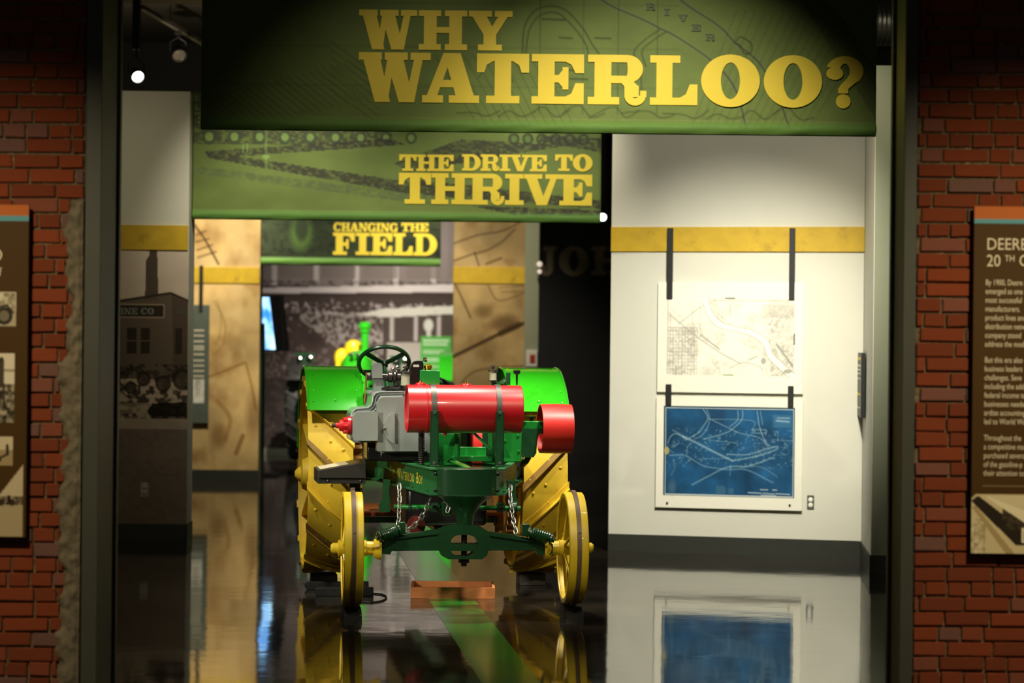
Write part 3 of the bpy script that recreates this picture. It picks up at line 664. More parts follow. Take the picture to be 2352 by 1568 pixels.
c = brown((380, 470, 596, 1086), 71, [([(430,500),(465,545),(500,606)], 4, '3A2A16', .9), ([(448,540),(470,530)], 3, '3A2A16', .8), ([(448,556),(478,548)], 3, '3A2A16', .8), ([(450,575),(486,562)], 3, '3A2A16', .8), ([(452,592),(494,578)], 3, '3A2A16', .8), ([(490,690),(516,740),(512,790),(490,815)], 3, '94703A', .6), ([(498,690),(508,730),(502,780)], 3, '94703A', .5),
    ([(480,866),(520,850),(562,832)], 5, '8A5C24', .6), ([(565,832),(578,880),(590,940)], 5, '8A5C24', .5), ([(500,920),(530,960),(520,1010)], 10, '8A6030', .4), ([(560,1000),(545,1040)], 10, '6E4418', .5)], [(505, 1000, 16, 26, '6E4820', .45, 1), (585, 950, 16, 50, '5E3C1A', .4, 1)])
o = c.put('map_mural', fr3, 0.004, m_print); tag(o, 'tan old-map print with dark ladder of lines, on the wall behind the dark text panel', 'mural')
band('trim_5', fr3, (380, 613, 596, 650))
tp = fr3.slab('text_panel', (400, 700, 481, 971), 0.03, 0.045, M('slate_panel', '565E54', 0.5), bevel=0.003); tag(tp, 'tall slate grey text panel hung in front of the tan map print', 'sign')
fr3.slab('hanging_bar', (459, 610, 467, 716), 0.02, 0.055, m_black, tp)
for y0, nln in ((757, 4), (782, 6), (800, 5), (826, 4), (850, 4)):
    for k in range(3): fr3.slab('text_line', (408, y0+k*6, 470-(k % 2)*3, y0+k*6+2.5), 0.045, 0.0465, m_grey if k % 2 else m_cream, tp)
fr3.slab('photo', (404, 870, 470, 925), 0.045, 0.047, M('pale_photo', 'C9C6B8', 0.5, var=0.5, scale=9), tp)
u3c, u3d = fr3.uz(1040, 784)[0], fr3.uz(1206, 784)[0]
tag(MB().box((u3c, D3, 0), (u3d, D3+0.3, TOPW)).build('wall_far_right', m_olive, smooth=0), kind='structure')
c = brown((1040, 480, 1206, 1120), 81, [([(1040,560),(1095,540),(1150,530),(1190,510)], 3, '4A3418', .8), ([(1040,600),(1080,585),(1115,575),(1150,555),(1180,525)], 3, '4A3418', .8), ([(1088,580),(1098,610)], 3, '4A3418', .8), ([(1115,606),(1150,592)], 4, '4A3418', .7), ([(1040,645),(1062,690),(1080,730)], 4, '5E431E', .7), ([(1120,655),(1145,690),(1206,670)], 3, '6E5226', .6),
    ([(1040,820),(1100,790),(1150,765),(1206,740)], 8, '3E2610', .8), ([(1150,765),(1190,745)], 16, '3E2610', .5), ([(1060,880),(1100,850),(1206,840)], 4, '5A3C1C', .6), ([(1145,660),(1206,655)], 2, '6E5226', .6), ([(1150,670),(1206,668)], 2, '6E5226', .6)], [(1160, 740, 26, 18, '4A2C12', .5, 1), (1110, 715, 18, 14, '6A4A22', .5, 1)])
c.mul(0.8+0*c.X)  # whole print evenly darker than the left one
o = c.put('map_mural', fr3, 0.004, m_print); tag(o, 'darker tan old-map print between the crowd photograph and grey pillar', 'mural')
band('trim_6', fr3, (1040, 613, 1206, 651))
frp = Fr((0, 28.9), (1, 28.9))
up0, up1 = frp.uz(1204, 784)[0], frp.uz(1236, 784)[0]
tag(MB().box((up0, 28.9, 0), (up1, 29.5, 4.9)).build('wall_pillar', m_olive, smooth=0), kind='structure')
al = frp.slab('alarm_box', (1208, 804, 1234, 842), 0, 0.05, M('white_plastic', 'D8D2C6', 0.4), bevel=0.006); tag(al, 'white alarm box with a red tab on the grey pillar', 'alarm')
frp.slab('pull_tab', (1217, 814, 1229, 832), 0.05, 0.06, M('alarm_red', 'A8321E', 0.4), al)
lm = empty('wall_lamp', W(1240, 626, 28.7)); tag(lm, 'small double white lamp on the edge of the grey pillar', 'lamp')
for y in (607, 624):
    p = W(1239, y, 28.75); r_ = 0.035 if y < 615 else 0.028
    MB().lathe(p, (0,-1,0), [(0, r_*0.6), (0.04, r_), (0.06, r_*0.7)], 14).build('lamp_head', M('lamp_glow', 'E8D8C8', 0.4, emit=0.5), lm)
MB().box(W(1234, 640, 28.9), W(1238, 600, 28.78)).build('bracket', m_grey, lm, smooth=0)
# charcoal wall with big letters
D4 = 38.0
fr4 = Fr((0, D4), (1, D4))
tag(MB().box((0.35, D4, 0), (6, D4+0.2, 5.0)).build('wall_back', m_blackwall, smooth=0), kind='structure')
o = None
for ch, a, b in (('J', 1236, 1278), ('O', 1284, 1352), ('H', 1358, 1434)):
    g = slab_text('wall_letter', [(ch, a, b)], 566, 632, fr4, 0.03, m_dimink, None)
    sol = g.modifiers.new('depth', 'SOLIDIFY'); sol.thickness = 0.03; sol.offset = -1
    tag(g, {'J': 'dim bronze letter J on the charcoal wall beside grey pillar', 'O': 'dim round bronze letter O on the charcoal wall', 'H': 'dim bronze letter H on the charcoal wall, cut off by white wall'}[ch], 'letter')
# crowd photograph on the far wall
D5 = 36.0
fr5 = Fr((0, D5), (1, D5))
u5a, u5b = fr5.uz(540, 784)[0], fr5.uz(1075, 784)[0]
tag(MB().box((u5a-3, D5, 0), (u5b, D5+0.2, TOPW)).build('wall_crowd', m_olive, smooth=0), kind='structure')
c = Can(560, 500, 1075, 1030, 2.0, '5A4A44')
n = fbm(c.X/6, c.Y/6, 90, 3); n1 = fbm(c.X/40, c.Y/30, 95, 4)
c.mul(0.75+0.5*n1)
c.mix(((c.Y > 500)&(c.Y < 658)).astype(float), '9A8C88', 0.85)
for k in range(6): c.rect(624+97*k-k*k*1.5, 490, 636+97*k-k*k*1.5, 658, 'D8CCC8', 0.9)
for k in range(5): c.rect(640+97*k, 490, 718+97*k, 640, '84766F', 0.7)
c.mix(((c.Y > 645)&(c.Y < 662))*np.clip((n-0.4)*4, 0, 1), '3E322E', 0.6)
c.poly([(560,664),(1075,650),(1075,668),(560,676)], 'E6D8D4'); c.poly([(560,676),(1075,668),(1075,684),(560,684)], '4A3C38')
c.poly([(560,684),(1075,684),(1075,704),(870,712),(790,735),(560,735)], '4E413C', 0.9)
dn = np.clip((n-0.36)*4, 0, 1)
c.mix(((c.Y-715 > (c.X-690)*0.0)&(c.Y < 735+(c.X-690)*0.75)&(c.Y < 830)&(c.X > 690)&(c.X < 880))*dn, 'CFC2BA', 0.85)
c.mix(((c.Y > 695)&(c.Y < 720)&(c.X > 650))*np.clip((n-0.55)*7, 0, 1), 'E2D0D0', 0.8)
c.poly([(820,722),(880,708),(1075,698),(1075,716),(890,728)], 'EFE8DA'); c.poly([(890,728),(1075,716),(1075,790),(880,780)], '5E5048', 0.9)
for x in (900, 955, 1008): c.line([(x,728),(x,778)], 9, 'D6C8C4')
c.ell(984, 745, 11, 15, 'F0ECE0', 1, .3); c.rect(979, 755, 989, 775, 'E8E0D6')
c.rect(890, 786, 975, 850, 'D2C6BC', 0.9)
c.mix(((c.Y > 800)&(c.X < 760))*np.clip((n-0.5)*5, 0, 1), 'B8AAA4', 0.5); c.mix((c.Y > 870).astype(float), '2A211E', 0.6)
for k in range(70):
    x, y = rng.uniform(600, 1040), rng.uniform(690, 850); c.ell(x, y, 3.5, 3.8, 'D8C2C0', rng.uniform(.2,.7))
o = c.put('crowd_mural', fr5, 0.004, m_print); tag(o, 'large sepia photograph of a crowd in a stadium covering the far wall', 'mural')

# ------------------------------------------------------------------ overhead banners
m_rod = M('banner_rod', '3A3C34', 0.4, metal=0.6)
def banner(name, label, D, px, paint, hem, step, waves):
    fr = Fr((0, D), (1, D)); c = Can(*px, step, '6E7F44'); paint(c)
    y1 = px[3]
    def bulge(X, Y):
        b = 0.012*(fbm(X/160, Y/120, waves, 3)-0.5)
        t = np.clip((Y-(y1-hem))/hem, 0, 1)
        pin = np.abs(np.sin((X-px[0])/170 + 1.3*np.sin(X/97)))
        return b + 0.02*np.sin(t*pi)*np.clip(1, 0, 1) + 0.010*t*pin*np.sin(X/23+Y/19)*np.sin(t*pi)
    o = c.put(name, fr, 0.0, m_cloth, None, bulge); tag(o, label, 'banner')
    sol = o.modifiers.new('thickness', 'SOLIDIFY'); sol.thickness = 0.003; sol.offset = -1
    # rod sewn into the hem and header rod with hanging wires
    u0, z0, u1, z1 = fr.rect(*px)
    MB().cyl(fr.P(u0+0.01, z0+0.025, -0.02), fr.P(u1-0.01, z0+0.025, -0.02), 0.012, n=10).build('hem_rod', m_rod, o)
    MB().cyl(fr.P(u0, z1-0.01, -0.02), fr.P(u1, z1-0.01, -0.02), 0.014, n=10).build('header_rod', m_rod, o)
    for t in (0.08, 0.92):
        MB().cyl(fr.P(u0+(u1-u0)*t, z1-0.01, -0.02), fr.P(u0+(u1-u0)*t, 5.0, -0.02), 0.003, n=6).build('hanging_wire', m_rod, o)
    return o, fr
def paint_title(c):
    n = fbm(c.X/90, c.Y/60, 101, 4); c.mul(0.92+0.16*n)
    K = '333B24'
    c.curve([(1340,-30),(1400,10),(1470,40),(1515,62),(1560,85),(1640,140),(1690,200),(1715,285)], 9, '77806A', .55)
    c.curve([(1530,-30),(1580,10),(1650,55),(1690,95),(1745,140),(1790,220),(1815,290)], 9, '77806A', .5)
    c.curve([(1340,-30),(1400,10),(1470,40),(1515,62),(1560,85),(1640,140),(1690,200),(1715,285)], 3.0, K, 0.85)
    c.curve([(1530,-30),(1580,10),(1650,55),(1690,95),(1745,140),(1790,220),(1815,290)], 3.0, K, 0.85)
    c.curve([(1515,65),(1480,90),(1456,118),(1470,150),(1475,210)], 2.2, K, 0.85); c.curve([(1530,70),(1500,90),(1475,115),(1484,150)], 2.2, K, 0.85)
    c.curve([(1200,125),(1205,60),(1235,20),(1290,18),(1335,60),(1360,100),(1378,125)], 2.2, K, 0.90); c.curve([(1208,125),(1215,70),(1240,35),(1280,30),(1320,65),(1345,100),(1352,125)], 2.2, K, 0.85)
    c.curve([(1688,95),(1700,80),(1725,95),(1725,115),(1710,118),(1700,100),(1690,95)], 2.4, K, 0.90)
    c.curve([(1100,180),(1140,130),(1180,190)], 1.8, K, 0.68)
    for k in range(10): c.curve([(1050+k*80+20*sin(k), 262+8*sin(k*2)), (1090+k*80, 250+10*cos(k)), (1120+k*80, 268), (1150+k*80, 255+9*sin(k*3))], 2.0, K, 0.77)
    for k in range(40): c.line([(1720+k*9, 60+14*k-250), (1940+k*9, 290+14*k-250)], 1.4, K, 0.48)
    for k in range(16): c.line([(2020-k*22, 20), (1860-k*18, 290)], 1.4, K, 0.37)
    for k in range(22): c.line([(470+k*16, 230-k*4), (560+k*16, 302-k*4)], 1.6, K, 0.42)
    for x in (1240, 1340, 1420, 1510): c.line([(x,-40),(x,260)], 1.3, K, 0.51)
    for y in (10, 110, 200): c.line([(470,y),(1560,y)], 1.3, K, 0.37)
    for k in range(12): c.line([(1000+k*22, 130),(1100+k*20, 290)], 1.4, K, 0.42)
    for k in range(7): c.line([(760,100+k*18),(870,180+k*18)], 1.6, K, 0.42)
    for x, y, L_ in ((1246,44,50),(1285,86,28),(1366,86,36),(1310,180,40),(1298,160,28)): c.line([(x,y),(x+L_,y+1)], 4, K, 0.68)
    c.mix(np.clip((c.Y-276)/4, 0, 1), '5E8A3E', 0.65)
b1, fb1 = banner('overhead_banner', 'widest green map banner with huge yellow question in two lines', 13.0, (463, -90, 2014, 306), paint_title, 32, 3.0, 12)
slab_text('lettering', [('W', 825, 958), ('H', 962, 1073), ('Y', 1077, 1177)], 24, 115, fb1, 0.0065, m_yel, b1)
slab_text('lettering', [('W', 824, 989), ('A', 970, 1101), ('T', 1095, 1215), ('E', 1221, 1341), ('R', 1350, 1487), ('L', 1493, 1602), ('O', 1610, 1745), ('O', 1754, 1888), ('?', 1897, 1984)], 126, 240, fb1, 0.0065, m_yel, b1)
m_mapink = M('map_ink', '454F34', 0.6)
for ch, x, y in (('R', 1484, 8), ('I', 1526, 20), ('V', 1558, 34), ('E', 1588, 56), ('R', 1620, 78)):
    slab_text('map_letter', [(ch, x, x+(12 if ch == 'I' else 22))], y, y+16, fb1, 0.0065, m_mapink, b1)
def paint_drive(c):
    n = fbm(c.X/8, c.Y/5, 111, 4); n1 = fbm(c.X/120, c.Y/60, 115, 4); c.mul(0.85+0.3*n1)
    dk = '3C3A34'
    c.mix(((c.Y < 335)&(c.X < 900)).astype(float)*np.clip((n-0.35)*5, 0, 1), dk, .7)
    for k in range(14):
        x = 480+k*58; r_ = 17-0.5*k; y = 318-0.2*k
        if x < 980: c.ell(x, y, r_, r_*1.1, '44503A', .8); c.ell(x, y, r_*0.55, r_*0.6, '86A05A', .9)
    for x in range(1180, 1370, 32): c.ell(x, 316, 13, 14, '3A4032', .8); c.ell(x, 316, 7, 8, '6E8A4A', .8)
    def hedge(p0, p1, p2, p3):
        m = Can(*c.r, c.st, '000000'); m.poly([p0, p1, p2, p3], 'FFFFFF'); c.mix(m.a[...,0]*np.clip(0.45+(n-0.35)*2.5, 0, 1), dk, .85)
    hedge((470,352),(900,318),(930,332),(480,368)); hedge((470,352),(960,420),(960,448),(480,368)); hedge((960,412),(1381,455),(1381,475),(960,446))
    hedge((920,352),(1090,306),(1260,306),(1381,330),(1381,352),(1200,335)[:2]) if False else hedge((905,375),(1060,318),(1300,330),(940,395))
    hedge((1240,308),(1381,312),(1381,345),(1240,322)); hedge((1080,470),(1381,478),(1381,490),(1180,490))
    c.mix(((c.Y > 385+(c.X-443)*0.115)&(c.Y < 402+(c.X-443)*0.125)&(c.X < 1000))*np.clip((n-0.3)*3, 0, 1), '56624A', .6)
    c.line([(611,300),(611,388)], 3, '8FAE62', .8); c.ell(611, 363, 9, 5, '8FAE62', .9); c.line([(558,335),(558,352)], 3, '8FAE62', .8); c.line([(568,335),(568,352)], 3, '8FAE62', .8)
    c.mix(np.clip((c.Y-486)/3, 0, 1), '5A9040', 0.6)
def paint_drive_full(c): paint_drive(c)
b2, fb2 = banner('overhead_banner', 'green field-photograph banner with two yellow lines, second below is larger', 20.75, (443, 214, 1381, 508), paint_drive_full, 22, 2.6, 14)
for wd_, xa_, xb_ in (('THE', 917, 1042), ('DRIVE', 1061, 1256), ('TO', 1275, 1361)): slab_text('lettering', spread(wd_, xa_, xb_, 0.0), 355, 393, fb2, 0.0065, m_yel, b2)
slab_text('lettering', [('T', 916, 990), ('H', 991, 1076), ('R', 1076, 1160), ('I', 1160, 1203), ('V', 1202, 1286), ('E', 1285, 1360)], 399, 470, fb2, 0.0065, m_yel, b2)
def paint_field(c):
    n = fbm(c.X/9, c.Y/7, 121, 4); n1 = fbm(c.X/60, c.Y/40, 125, 3); c.mix(np.ones(c.X.shape), '3E4A34', .9); c.mul(0.7+0.6*n1)
    c.mix(np.clip((n-0.5)*4, 0, 1), '25291F', .6)
    c.ell(693, 535, 24, 40, '7FB04A', .7, .7); c.ell(693, 525, 15, 30, '3E4A34', .9, .5)
    c.mul(0.72+0*c.X)
    c.mix(np.clip((c.Y-590)/5, 0, 1), '6FA048', 0.85)
b3, fb3 = banner('overhead_banner', 'short dark green banner with two yellow lines, hung before the crowd photograph', 28.4, (600, 420, 1013, 610), paint_field, 18, 2.6, 16)
for wd_, xa_, xb_ in (('CHANGING', 766, 914), ('THE', 922, 984)): slab_text('lettering', spread(wd_, xa_, xb_, 0.0), 512, 532, fb3, 0.0065, m_yel, b3)
slab_text('lettering', [('F', 765, 815), ('I', 817, 849), ('E', 851, 901), ('L', 903, 948), ('D', 950, 1004)], 535, 586, fb3, 0.0065, m_yel, b3)

# ------------------------------------------------------------------ overhead: beams, duct, track, lamps
tag(MB().box((-8, 26.9, 3.6), (-2.95, 27.1, 5.0)).build('wall_bulkhead', m_blackwall, smooth=0), kind='structure')
tag(MB().box((-8, 21.8, 4.77), (8, 22.1, 5.0)).build('trim_7', m_black, smooth=0), kind='structure')
bmR = MB().box((2.9, 21.0, W(2040, 112, 21)[2]), (8, 21.2, W(2040, 96, 21)[2])).build('trim_8', m_black, smooth=0); tag(bmR, kind='structure')
for x in (2.95, 7.9): MB().cyl((x+0.02, 21.1, bmR.location.z), (x+0.02, 21.1, 5.0), 0.008, n=6).build('hanger', m_black, bmR)
m_duct = M('foil_duct', 'B8B4A8', 0.3, metal=0.9, bump=0.3)
pr = []
for k in range(120): pr.append((k*0.02, 0.19 + (0.012 if k % 2 else 0.0)))
dz = W(2040, 52, 20.6)[2]
du = MB().lathe((3.0, 20.6, dz), (1, 0.15, 0), pr, 28).build('ventilation_duct', m_duct); tag(du, 'ribbed silver duct under the ceiling beyond the widest banner', 'duct')
for x in (3.4, 4.8): MB().box((x, 20.6+(x-3)*0.15-0.01, dz+0.15), (x+0.03, 20.6+(x-3)*0.15+0.01, 5.0)).build('hanger', m_rod, du, smooth=0)
p0, p1 = W(325, 16, 22.2), W(500, 119, 25.2)
tk = MB().beam(p0, p1, 0.045, 0.04).build('light_track', M('track_grey', '6A675E', 0.4, metal=0.3), smooth=0); tag(tk, 'grey ceiling track running diagonally above the unlit spotlight', 'track')
for t in (0.35, 0.9):
    q = p0.lerp(p1, t); MB().cyl(q, (q.x, q.y, 5.0), 0.006, n=6).build('hanger', m_black, tk)
MB().box(W(468, 100, 24.2)-Vector((0.02,0.02,0.02)), W(468, 100, 24.2)+Vector((0.02,0.02,0.02))).build('connector', m_black, tk, smooth=0)
tt = ((W(412, 100, 23.55).x)-p0.x)/(p1.x-p0.x); TKZ = p0.lerp(p1, tt).z-0.032
m_glow = M('lamp_on', 'F4FFF0', 0.4, emit=9.0, var=0)
m_chrome = M('chrome', 'D8D4CA', 0.15, metal=1.0, var=0.05)
m_lens = M('lamp_off', 'B9B0A0', 0.12, metal=0.8)
def lamp(px, py, D, aim, lit, label, top_py, r=0.066, cap=None):
    c_ = W(px, py, D); root = empty('spotlight', (c_.x, c_.y, c_.z)); tag(root, label, 'spotlight')
    d = Vector(aim).normalized(); back = c_ - d*0.16
    MB().lathe(back, d, [(0, r*0.55), (0.03, r*0.75), (0.12, r), (0.165, r*1.06), (0.165, r*0.95), (0.14, r*0.9)], 24, close=False).build('housing', m_black, root)
    MB().lathe(c_ - d*0.02, d, [(0, 0.001), (0.001, r*0.93), (0.004, r*0.93), (0.012, r*0.5), (0.014, 0.001)], 24).build('lens', m_glow if lit else m_lens, root)
    topz = W(px, top_py, D)[2]; e = d.cross(Vector((0,0,1))).normalized()
    m = c_ - d*0.08
    MB().tube([m + e*(r+0.012), m + e*(r+0.012) + Vector((0,0,0.09)), m + Vector((0,0,0.14)), m - e*(r+0.012) + Vector((0,0,0.09)), m - e*(r+0.012)], 0.006, 6).build('yoke', m_black, root)
    MB().cyl(m + Vector((0,0,0.13)), (m.x, m.y, topz), 0.010, n=8).build('stem', m_black, root)
    MB().box((m.x-0.03, m.y-0.05, topz), (m.x+0.03, m.y+0.05, cap or topz+0.03)).build('adapter', m_black, root, smooth=0)
    return root
lamp(317, 177, 21.6, (0.35, -0.85, -0.42), True, 'lit track spotlight glowing white above the white wall', 112, cap=5.0, r=0.056)
lamp(412, 128, 23.55, (0.25, -0.7, -0.55), False, 'unlit chrome-faced spotlight hanging below the ceiling track', 78, cap=TKZ)
lp = lamp(1384, 499, 33.0, (-0.1, -0.95, -0.25), True, 'small distant lit spotlight beside the field-photograph banner', 470, r=0.05, cap=4.93)
tk2 = MB().box((lp.location.x-1.5, 32.95, 4.932), (lp.location.x+1.5, 33.15, 4.998)).build('light_track', m_black, smooth=0); tag(tk2, 'black ceiling track high above the small distant spotlight', 'track')

# ------------------------------------------------------------------ antique tractor
m_green = M('tractor_green', '1A7A2C', 0.22, var=0.05, scale=6, coat=0.5)
m_fgreen = M('fender_green', '30B21A', 0.16, var=0.03, scale=4, coat=0.6)
m_dgreen = M('frame_green', '154022', 0.30, var=0.10, scale=10, coat=0.3)
m_yell = M('wheel_yellow', 'E8C62A', 0.42, var=0.06, scale=9, dirt='8A6A1A', dirt_amt=0.35, coat=0.1)
m_ryel = M('drum_yellow', 'E2BC30', 0.5, var=0.10, scale=6, dirt='8A5E1C', dirt_amt=0.5)
m_lug = M('lug_iron', '8A6A2A', 0.55, var=0.2, scale=12, dirt='5A3C1E', dirt_amt=0.8)
m_band2 = M('guide_iron', '6A5644', 0.5, metal=0.2, var=0.15, dirt='3A2A1E')
m_gear = M('gear_rust', 'A8741E', 0.55, var=0.25, scale=18, dirt='5A3812', dirt_amt=0.8)
m_eng = M('engine_grey', '868C86', 0.32, var=0.06, scale=8, coat=0.4)
m_engd = M('engine_grey_dark', '4E524E', 0.4, var=0.08, coat=0.2)
m_red = M('tank_red', 'BC161E', 0.34, var=0.03, scale=5, coat=0.25)
m_red2 = M('pulley_red', 'CC2820', 0.42, var=0.05, scale=9)
m_iron = M('bare_iron', '4A4642', 0.35, metal=0.7, var=0.2)
m_blk = M('gloss_black', '151413', 0.3, var=0.1)
m_chain = M('galvanised', 'C8C6BC', 0.32, metal=0.9, var=0.1)
m_brass = M('brass', 'C8A030', 0.25, metal=0.9)
m_glass = M('oiler_glass', 'D8D4B8', 0.12, var=0.1, trans=0.4)
m_strap = M('strap_iron', '4E4A44', 0.45, metal=0.4)

TH = rad(8.0); TO = Vector((-0.292, 15.05, 0))
tr = empty('antique_tractor', TO, TH)
tag(tr, 'antique green farm tractor with red fuel tank, grey engine and yellow steel wheels', 'tractor')
def L(px, py, Y):
    dx, dy = px-CX, py-CY
    a = (dx*cos(ROLL)+dy*sin(ROLL))/F; yu = -dx*sin(ROLL)+dy*cos(ROLL)
    c_, s_ = cos(TH), sin(TH)
    t = (Y - TO.x*s_ + TO.y*c_)/(c_ - a*s_)
    x, y = t*a - TO.x, t - TO.y
    return Vector((x*c_+y*s_, Y, HCAM - yu/F*t))
def S(n, Y): return n*(TO.y+Y)/F
def part(mb, name, mat, parent=None, bevel=0.0, smooth=35, label=None):
    o = mb.build(name, mat, parent or tr, local=True, bevel=bevel, smooth=smooth)
    if label: o['label'] = label
    return o
def plate(name, mat, outline, holes, Y, depth, parent=None, bevel=0.0):
    """flat casting facing the front, drawn in the picture's pixel frame at local depth Y (front face), depth backwards"""
    q = lambda p: (lambda v: (v.x, v.z))(L(p[0], p[1], Y))
    v, f = curve_solid([q(p) for p in outline], [[q(p) for p in h] for h in holes], depth)
    mb = MB(); mb.add([(a, Y+depth/2-c_, b) for a, b, c_ in v], f)
    return part(mb, name, mat, parent, bevel=bevel, smooth=30)

# front wheels -------------------------------------------------------------
ZA, RF, XF = 0.432, 0.345, 0.69
def front_wheel(sg):
    c_ = Vector((sg*XF, 0, ZA)); ax = (1, 0, 0)
    prof = [(-0.060, RF-0.028), (-0.060, RF-0.004), (-0.055, RF+0.002), (-0.012, RF+0.004), (0.012, RF+0.004), (0.055, RF+0.002), (0.060, RF-0.004), (0.060, RF-0.028), (0.052, RF-0.030), (0.045, RF-0.014), (-0.045, RF-0.014), (-0.052, RF-0.030), (-0.060, RF-0.028)]
    w = part(MB().lathe(c_, ax, prof, 56, close=False), 'front_wheel', m_yell)
    gp = [(-0.013, RF), (-0.013, RF+0.016), (0.013, RF+0.016), (0.013, RF)]
    part(MB().lathe(c_, ax, gp, 56, close=False), 'guide_band', m_band2, w)
    part(MB().lathe(c_, ax, [(-0.09, 0.036), (-0.085, 0.052), (-0.03, 0.046), (0.03, 0.046), (0.085, 0.052), (0.09, 0.036)], 24), 'hub', m_yell, w)
    part(MB().lathe(c_ + Vector((sg*0.09, 0, 0)), (sg, 0, 0), [(0, 0.034), (0.03, 0.032), (0.042, 0.022), (0.045, 0.001)], 20), 'hub_cap', m_yell, w)
    # inner hub sleeve towards the axle
    part(MB().lathe(c_ - Vector((sg*0.08, 0, 0)), (-sg, 0, 0), [(0, 0.045), (0.05, 0.042), (0.055, 0.055), (0.085, 0.072), (0.10, 0.072)], 24), 'hub_sleeve', m_yell, w)
    for k in range(10):
        a = 2*pi*k/10 + 0.2; o_ = 0.045 if k % 2 else -0.045
        d = Vector((0, cos(a), sin(a)))
        part(MB().cyl(c_ + d*0.04 + Vector((o_*1.2, 0, 0)), c_ + d*(RF-0.018) + Vector((o_*0.35, 0, 0)), 0.009, n=8), 'spoke', m_yell, w)
    for k in range(3):
        a = 2.2*k + 0.6; d = Vector((0, cos(a), sin(a)))
        part(MB().lathe(c_ + d*(RF+0.014), d, [(0, 0.008), (0.005, 0.007), (0.007, 0.002)], 8), 'rivet', m_band2, w)
    return w
wL_, wR_ = front_wheel(-1), front_wheel(1)
for w_, sg in ((wL_, -1), (wR_, 1)):
    cc = Vector((sg*XF, 0, 0)); st = rad(-2.0); w_.rotation_euler = (0, 0, st); rr = Matrix.Rotation(st, 3, 'Z'); w_.location = cc - rr @ cc
part(MB().box((-XF-0.014, -0.012, ZA+RF-0.005), (-XF+0.014, 0.02, ZA+RF+0.028)), 'band_clip', m_band2, wL_, bevel=0.003)

# rear wheels ---------------------------------------------------------------
YR, ZR, RR, XR_, WR2 = 2.05, 0.775, 0.655, 0.735, 0.152
def rear_wheel(sg):
    c_ = Vector((sg*XR_, YR, ZR)); ax = (1, 0, 0)
    prof = [(-WR2, RR-0.018), (-WR2, RR), (WR2, RR), (WR2, RR-0.018), (WR2-0.012, RR-0.018), (WR2-0.012, RR-0.012), (-WR2+0.012, RR-0.012), (-WR2+0.012, RR-0.018), (-WR2, RR-0.018)]
    w = part(MB().lathe(c_, ax, prof, 72, close=False), 'rear_wheel', m_ryel, smooth=25)
    nl = 14
    for k in range(nl):
        base = 2*pi*k/nl + 0.11; mb = MB(); vs_ = []; n = 8
        for i in range(n+1):
            t = i/n; x = -WR2*1.06 + 2*WR2*1.06*t
            ph = base + (0.24 - 0.48*t)*(1 if sg < 0 else -1)     # angle from front (-Y) upwards
            for r_, dp in ((RR-0.001, 0.0), (RR+0.036, 0.0), (RR+0.036, 0.016), (RR+0.010, 0.018), (RR+0.008, 0.085), (RR-0.001, 0.085)):
                a = ph + dp; vs_.append((c_.x+x, c_.y - r_*cos(a), c_.z + r_*sin(a)))
        fs = [tuple(range(5,-1,-1)), tuple(range(n*6, n*6+6))]
        for i in range(n):
            for j in range(6): fs.append((i*6+j, i*6+(j+1) % 6, (i+1)*6+(j+1) % 6, (i+1)*6+j))
        part(mb.add(vs_, fs), 'lug', m_ryel if k % 3 else m_lug, w, smooth=25)
    rv = MB()
    for k in range(nl):
        for x, dp in ((-0.10, 0.02), (0.085, 0.20), (0.0, 0.29), (-0.02, 0.10), (0.11, 0.34)):
            a = 2*pi*k/nl + 0.11 + dp*(1 if x < 0.2 else 1)
            d = Vector((0, -cos(a), sin(a))); rv.lathe(c_ + Vector((x*(-sg), 0, 0)) + d*RR, d, [(0, 0.011), (0.005, 0.010), (0.009, 0.004)], 8)
    o = part(rv, 'rivets', m_ryel, w); o['kind'] = 'stuff'
    part(MB().lathe(c_ + Vector((sg*0.0, 0, 0)), (sg, 0, 0), [(-0.12, 0.10), (0.06, 0.13), (0.12, 0.12), (0.16, 0.10), (0.17, 0.055), (0.19, 0.045), (0.21, 0.02)], 24), 'hub', m_ryel, w)
    for k in range(12):
        a = 2*pi*k/12; d = Vector((0, cos(a), sin(a))); o_ = sg*0.09 if k % 2 else -sg*0.09
        part(MB().beam(c_ + d*0.10 + Vector((o_*0.7, 0, 0)), c_ + d*(RR-0.012) + Vector((o_*1.2, 0, 0)), 0.022, 0.045, up=(1,0,0)), 'spoke', m_ryel, w)
    # toothed bull gear on the inner side
    g = MB(); R0, R1, n = 0.46, 0.505, 44; xg0, xg1 = -sg*0.165, -sg*0.225
    pr_ = [(xg0, R0-0.05), (xg0, R0), (xg1, R0), (xg1, R0-0.05), (xg0, R0-0.05)]
    g.lathe(c_, ax, pr_, 66, close=False)
    for k in range(n):
        a = 2*pi*k/n; d = Vector((0, cos(a), sin(a))); t_ = Vector((0, -sin(a), cos(a)))
        q = []
        for x in (min(xg0,xg1), max(xg0,xg1)):
            for r_, h in ((R0-0.004, 0.018), (R0-0.004, -0.018), (R1, -0.009), (R1, 0.009)): q.append(c_ + Vector((x,0,0)) + d*r_ + t_*h)
        g.hexa([q[0],q[1],q[5],q[4],q[3],q[2],q[6],q[7]])
    part(g, 'bull_gear', m_gear, w, smooth=30)
    for k in range(6):
        a = 2*pi*k/6+0.3; d = Vector((0, cos(a), sin(a)))
        part(MB().beam(c_ + d*0.09 - Vector((sg*0.19,0,0)), c_ + d*0.43 - Vector((sg*0.19,0,0)), 0.03, 0.04, up=(1,0,0)), 'gear_spoke', m_gear, w)
    return w
rear_wheel(-1); rear_wheel(1)
part(MB().cyl((-0.6, YR, ZR), (0.6, YR, ZR), 0.045, n=16), 'rear_axle', m_dgreen)

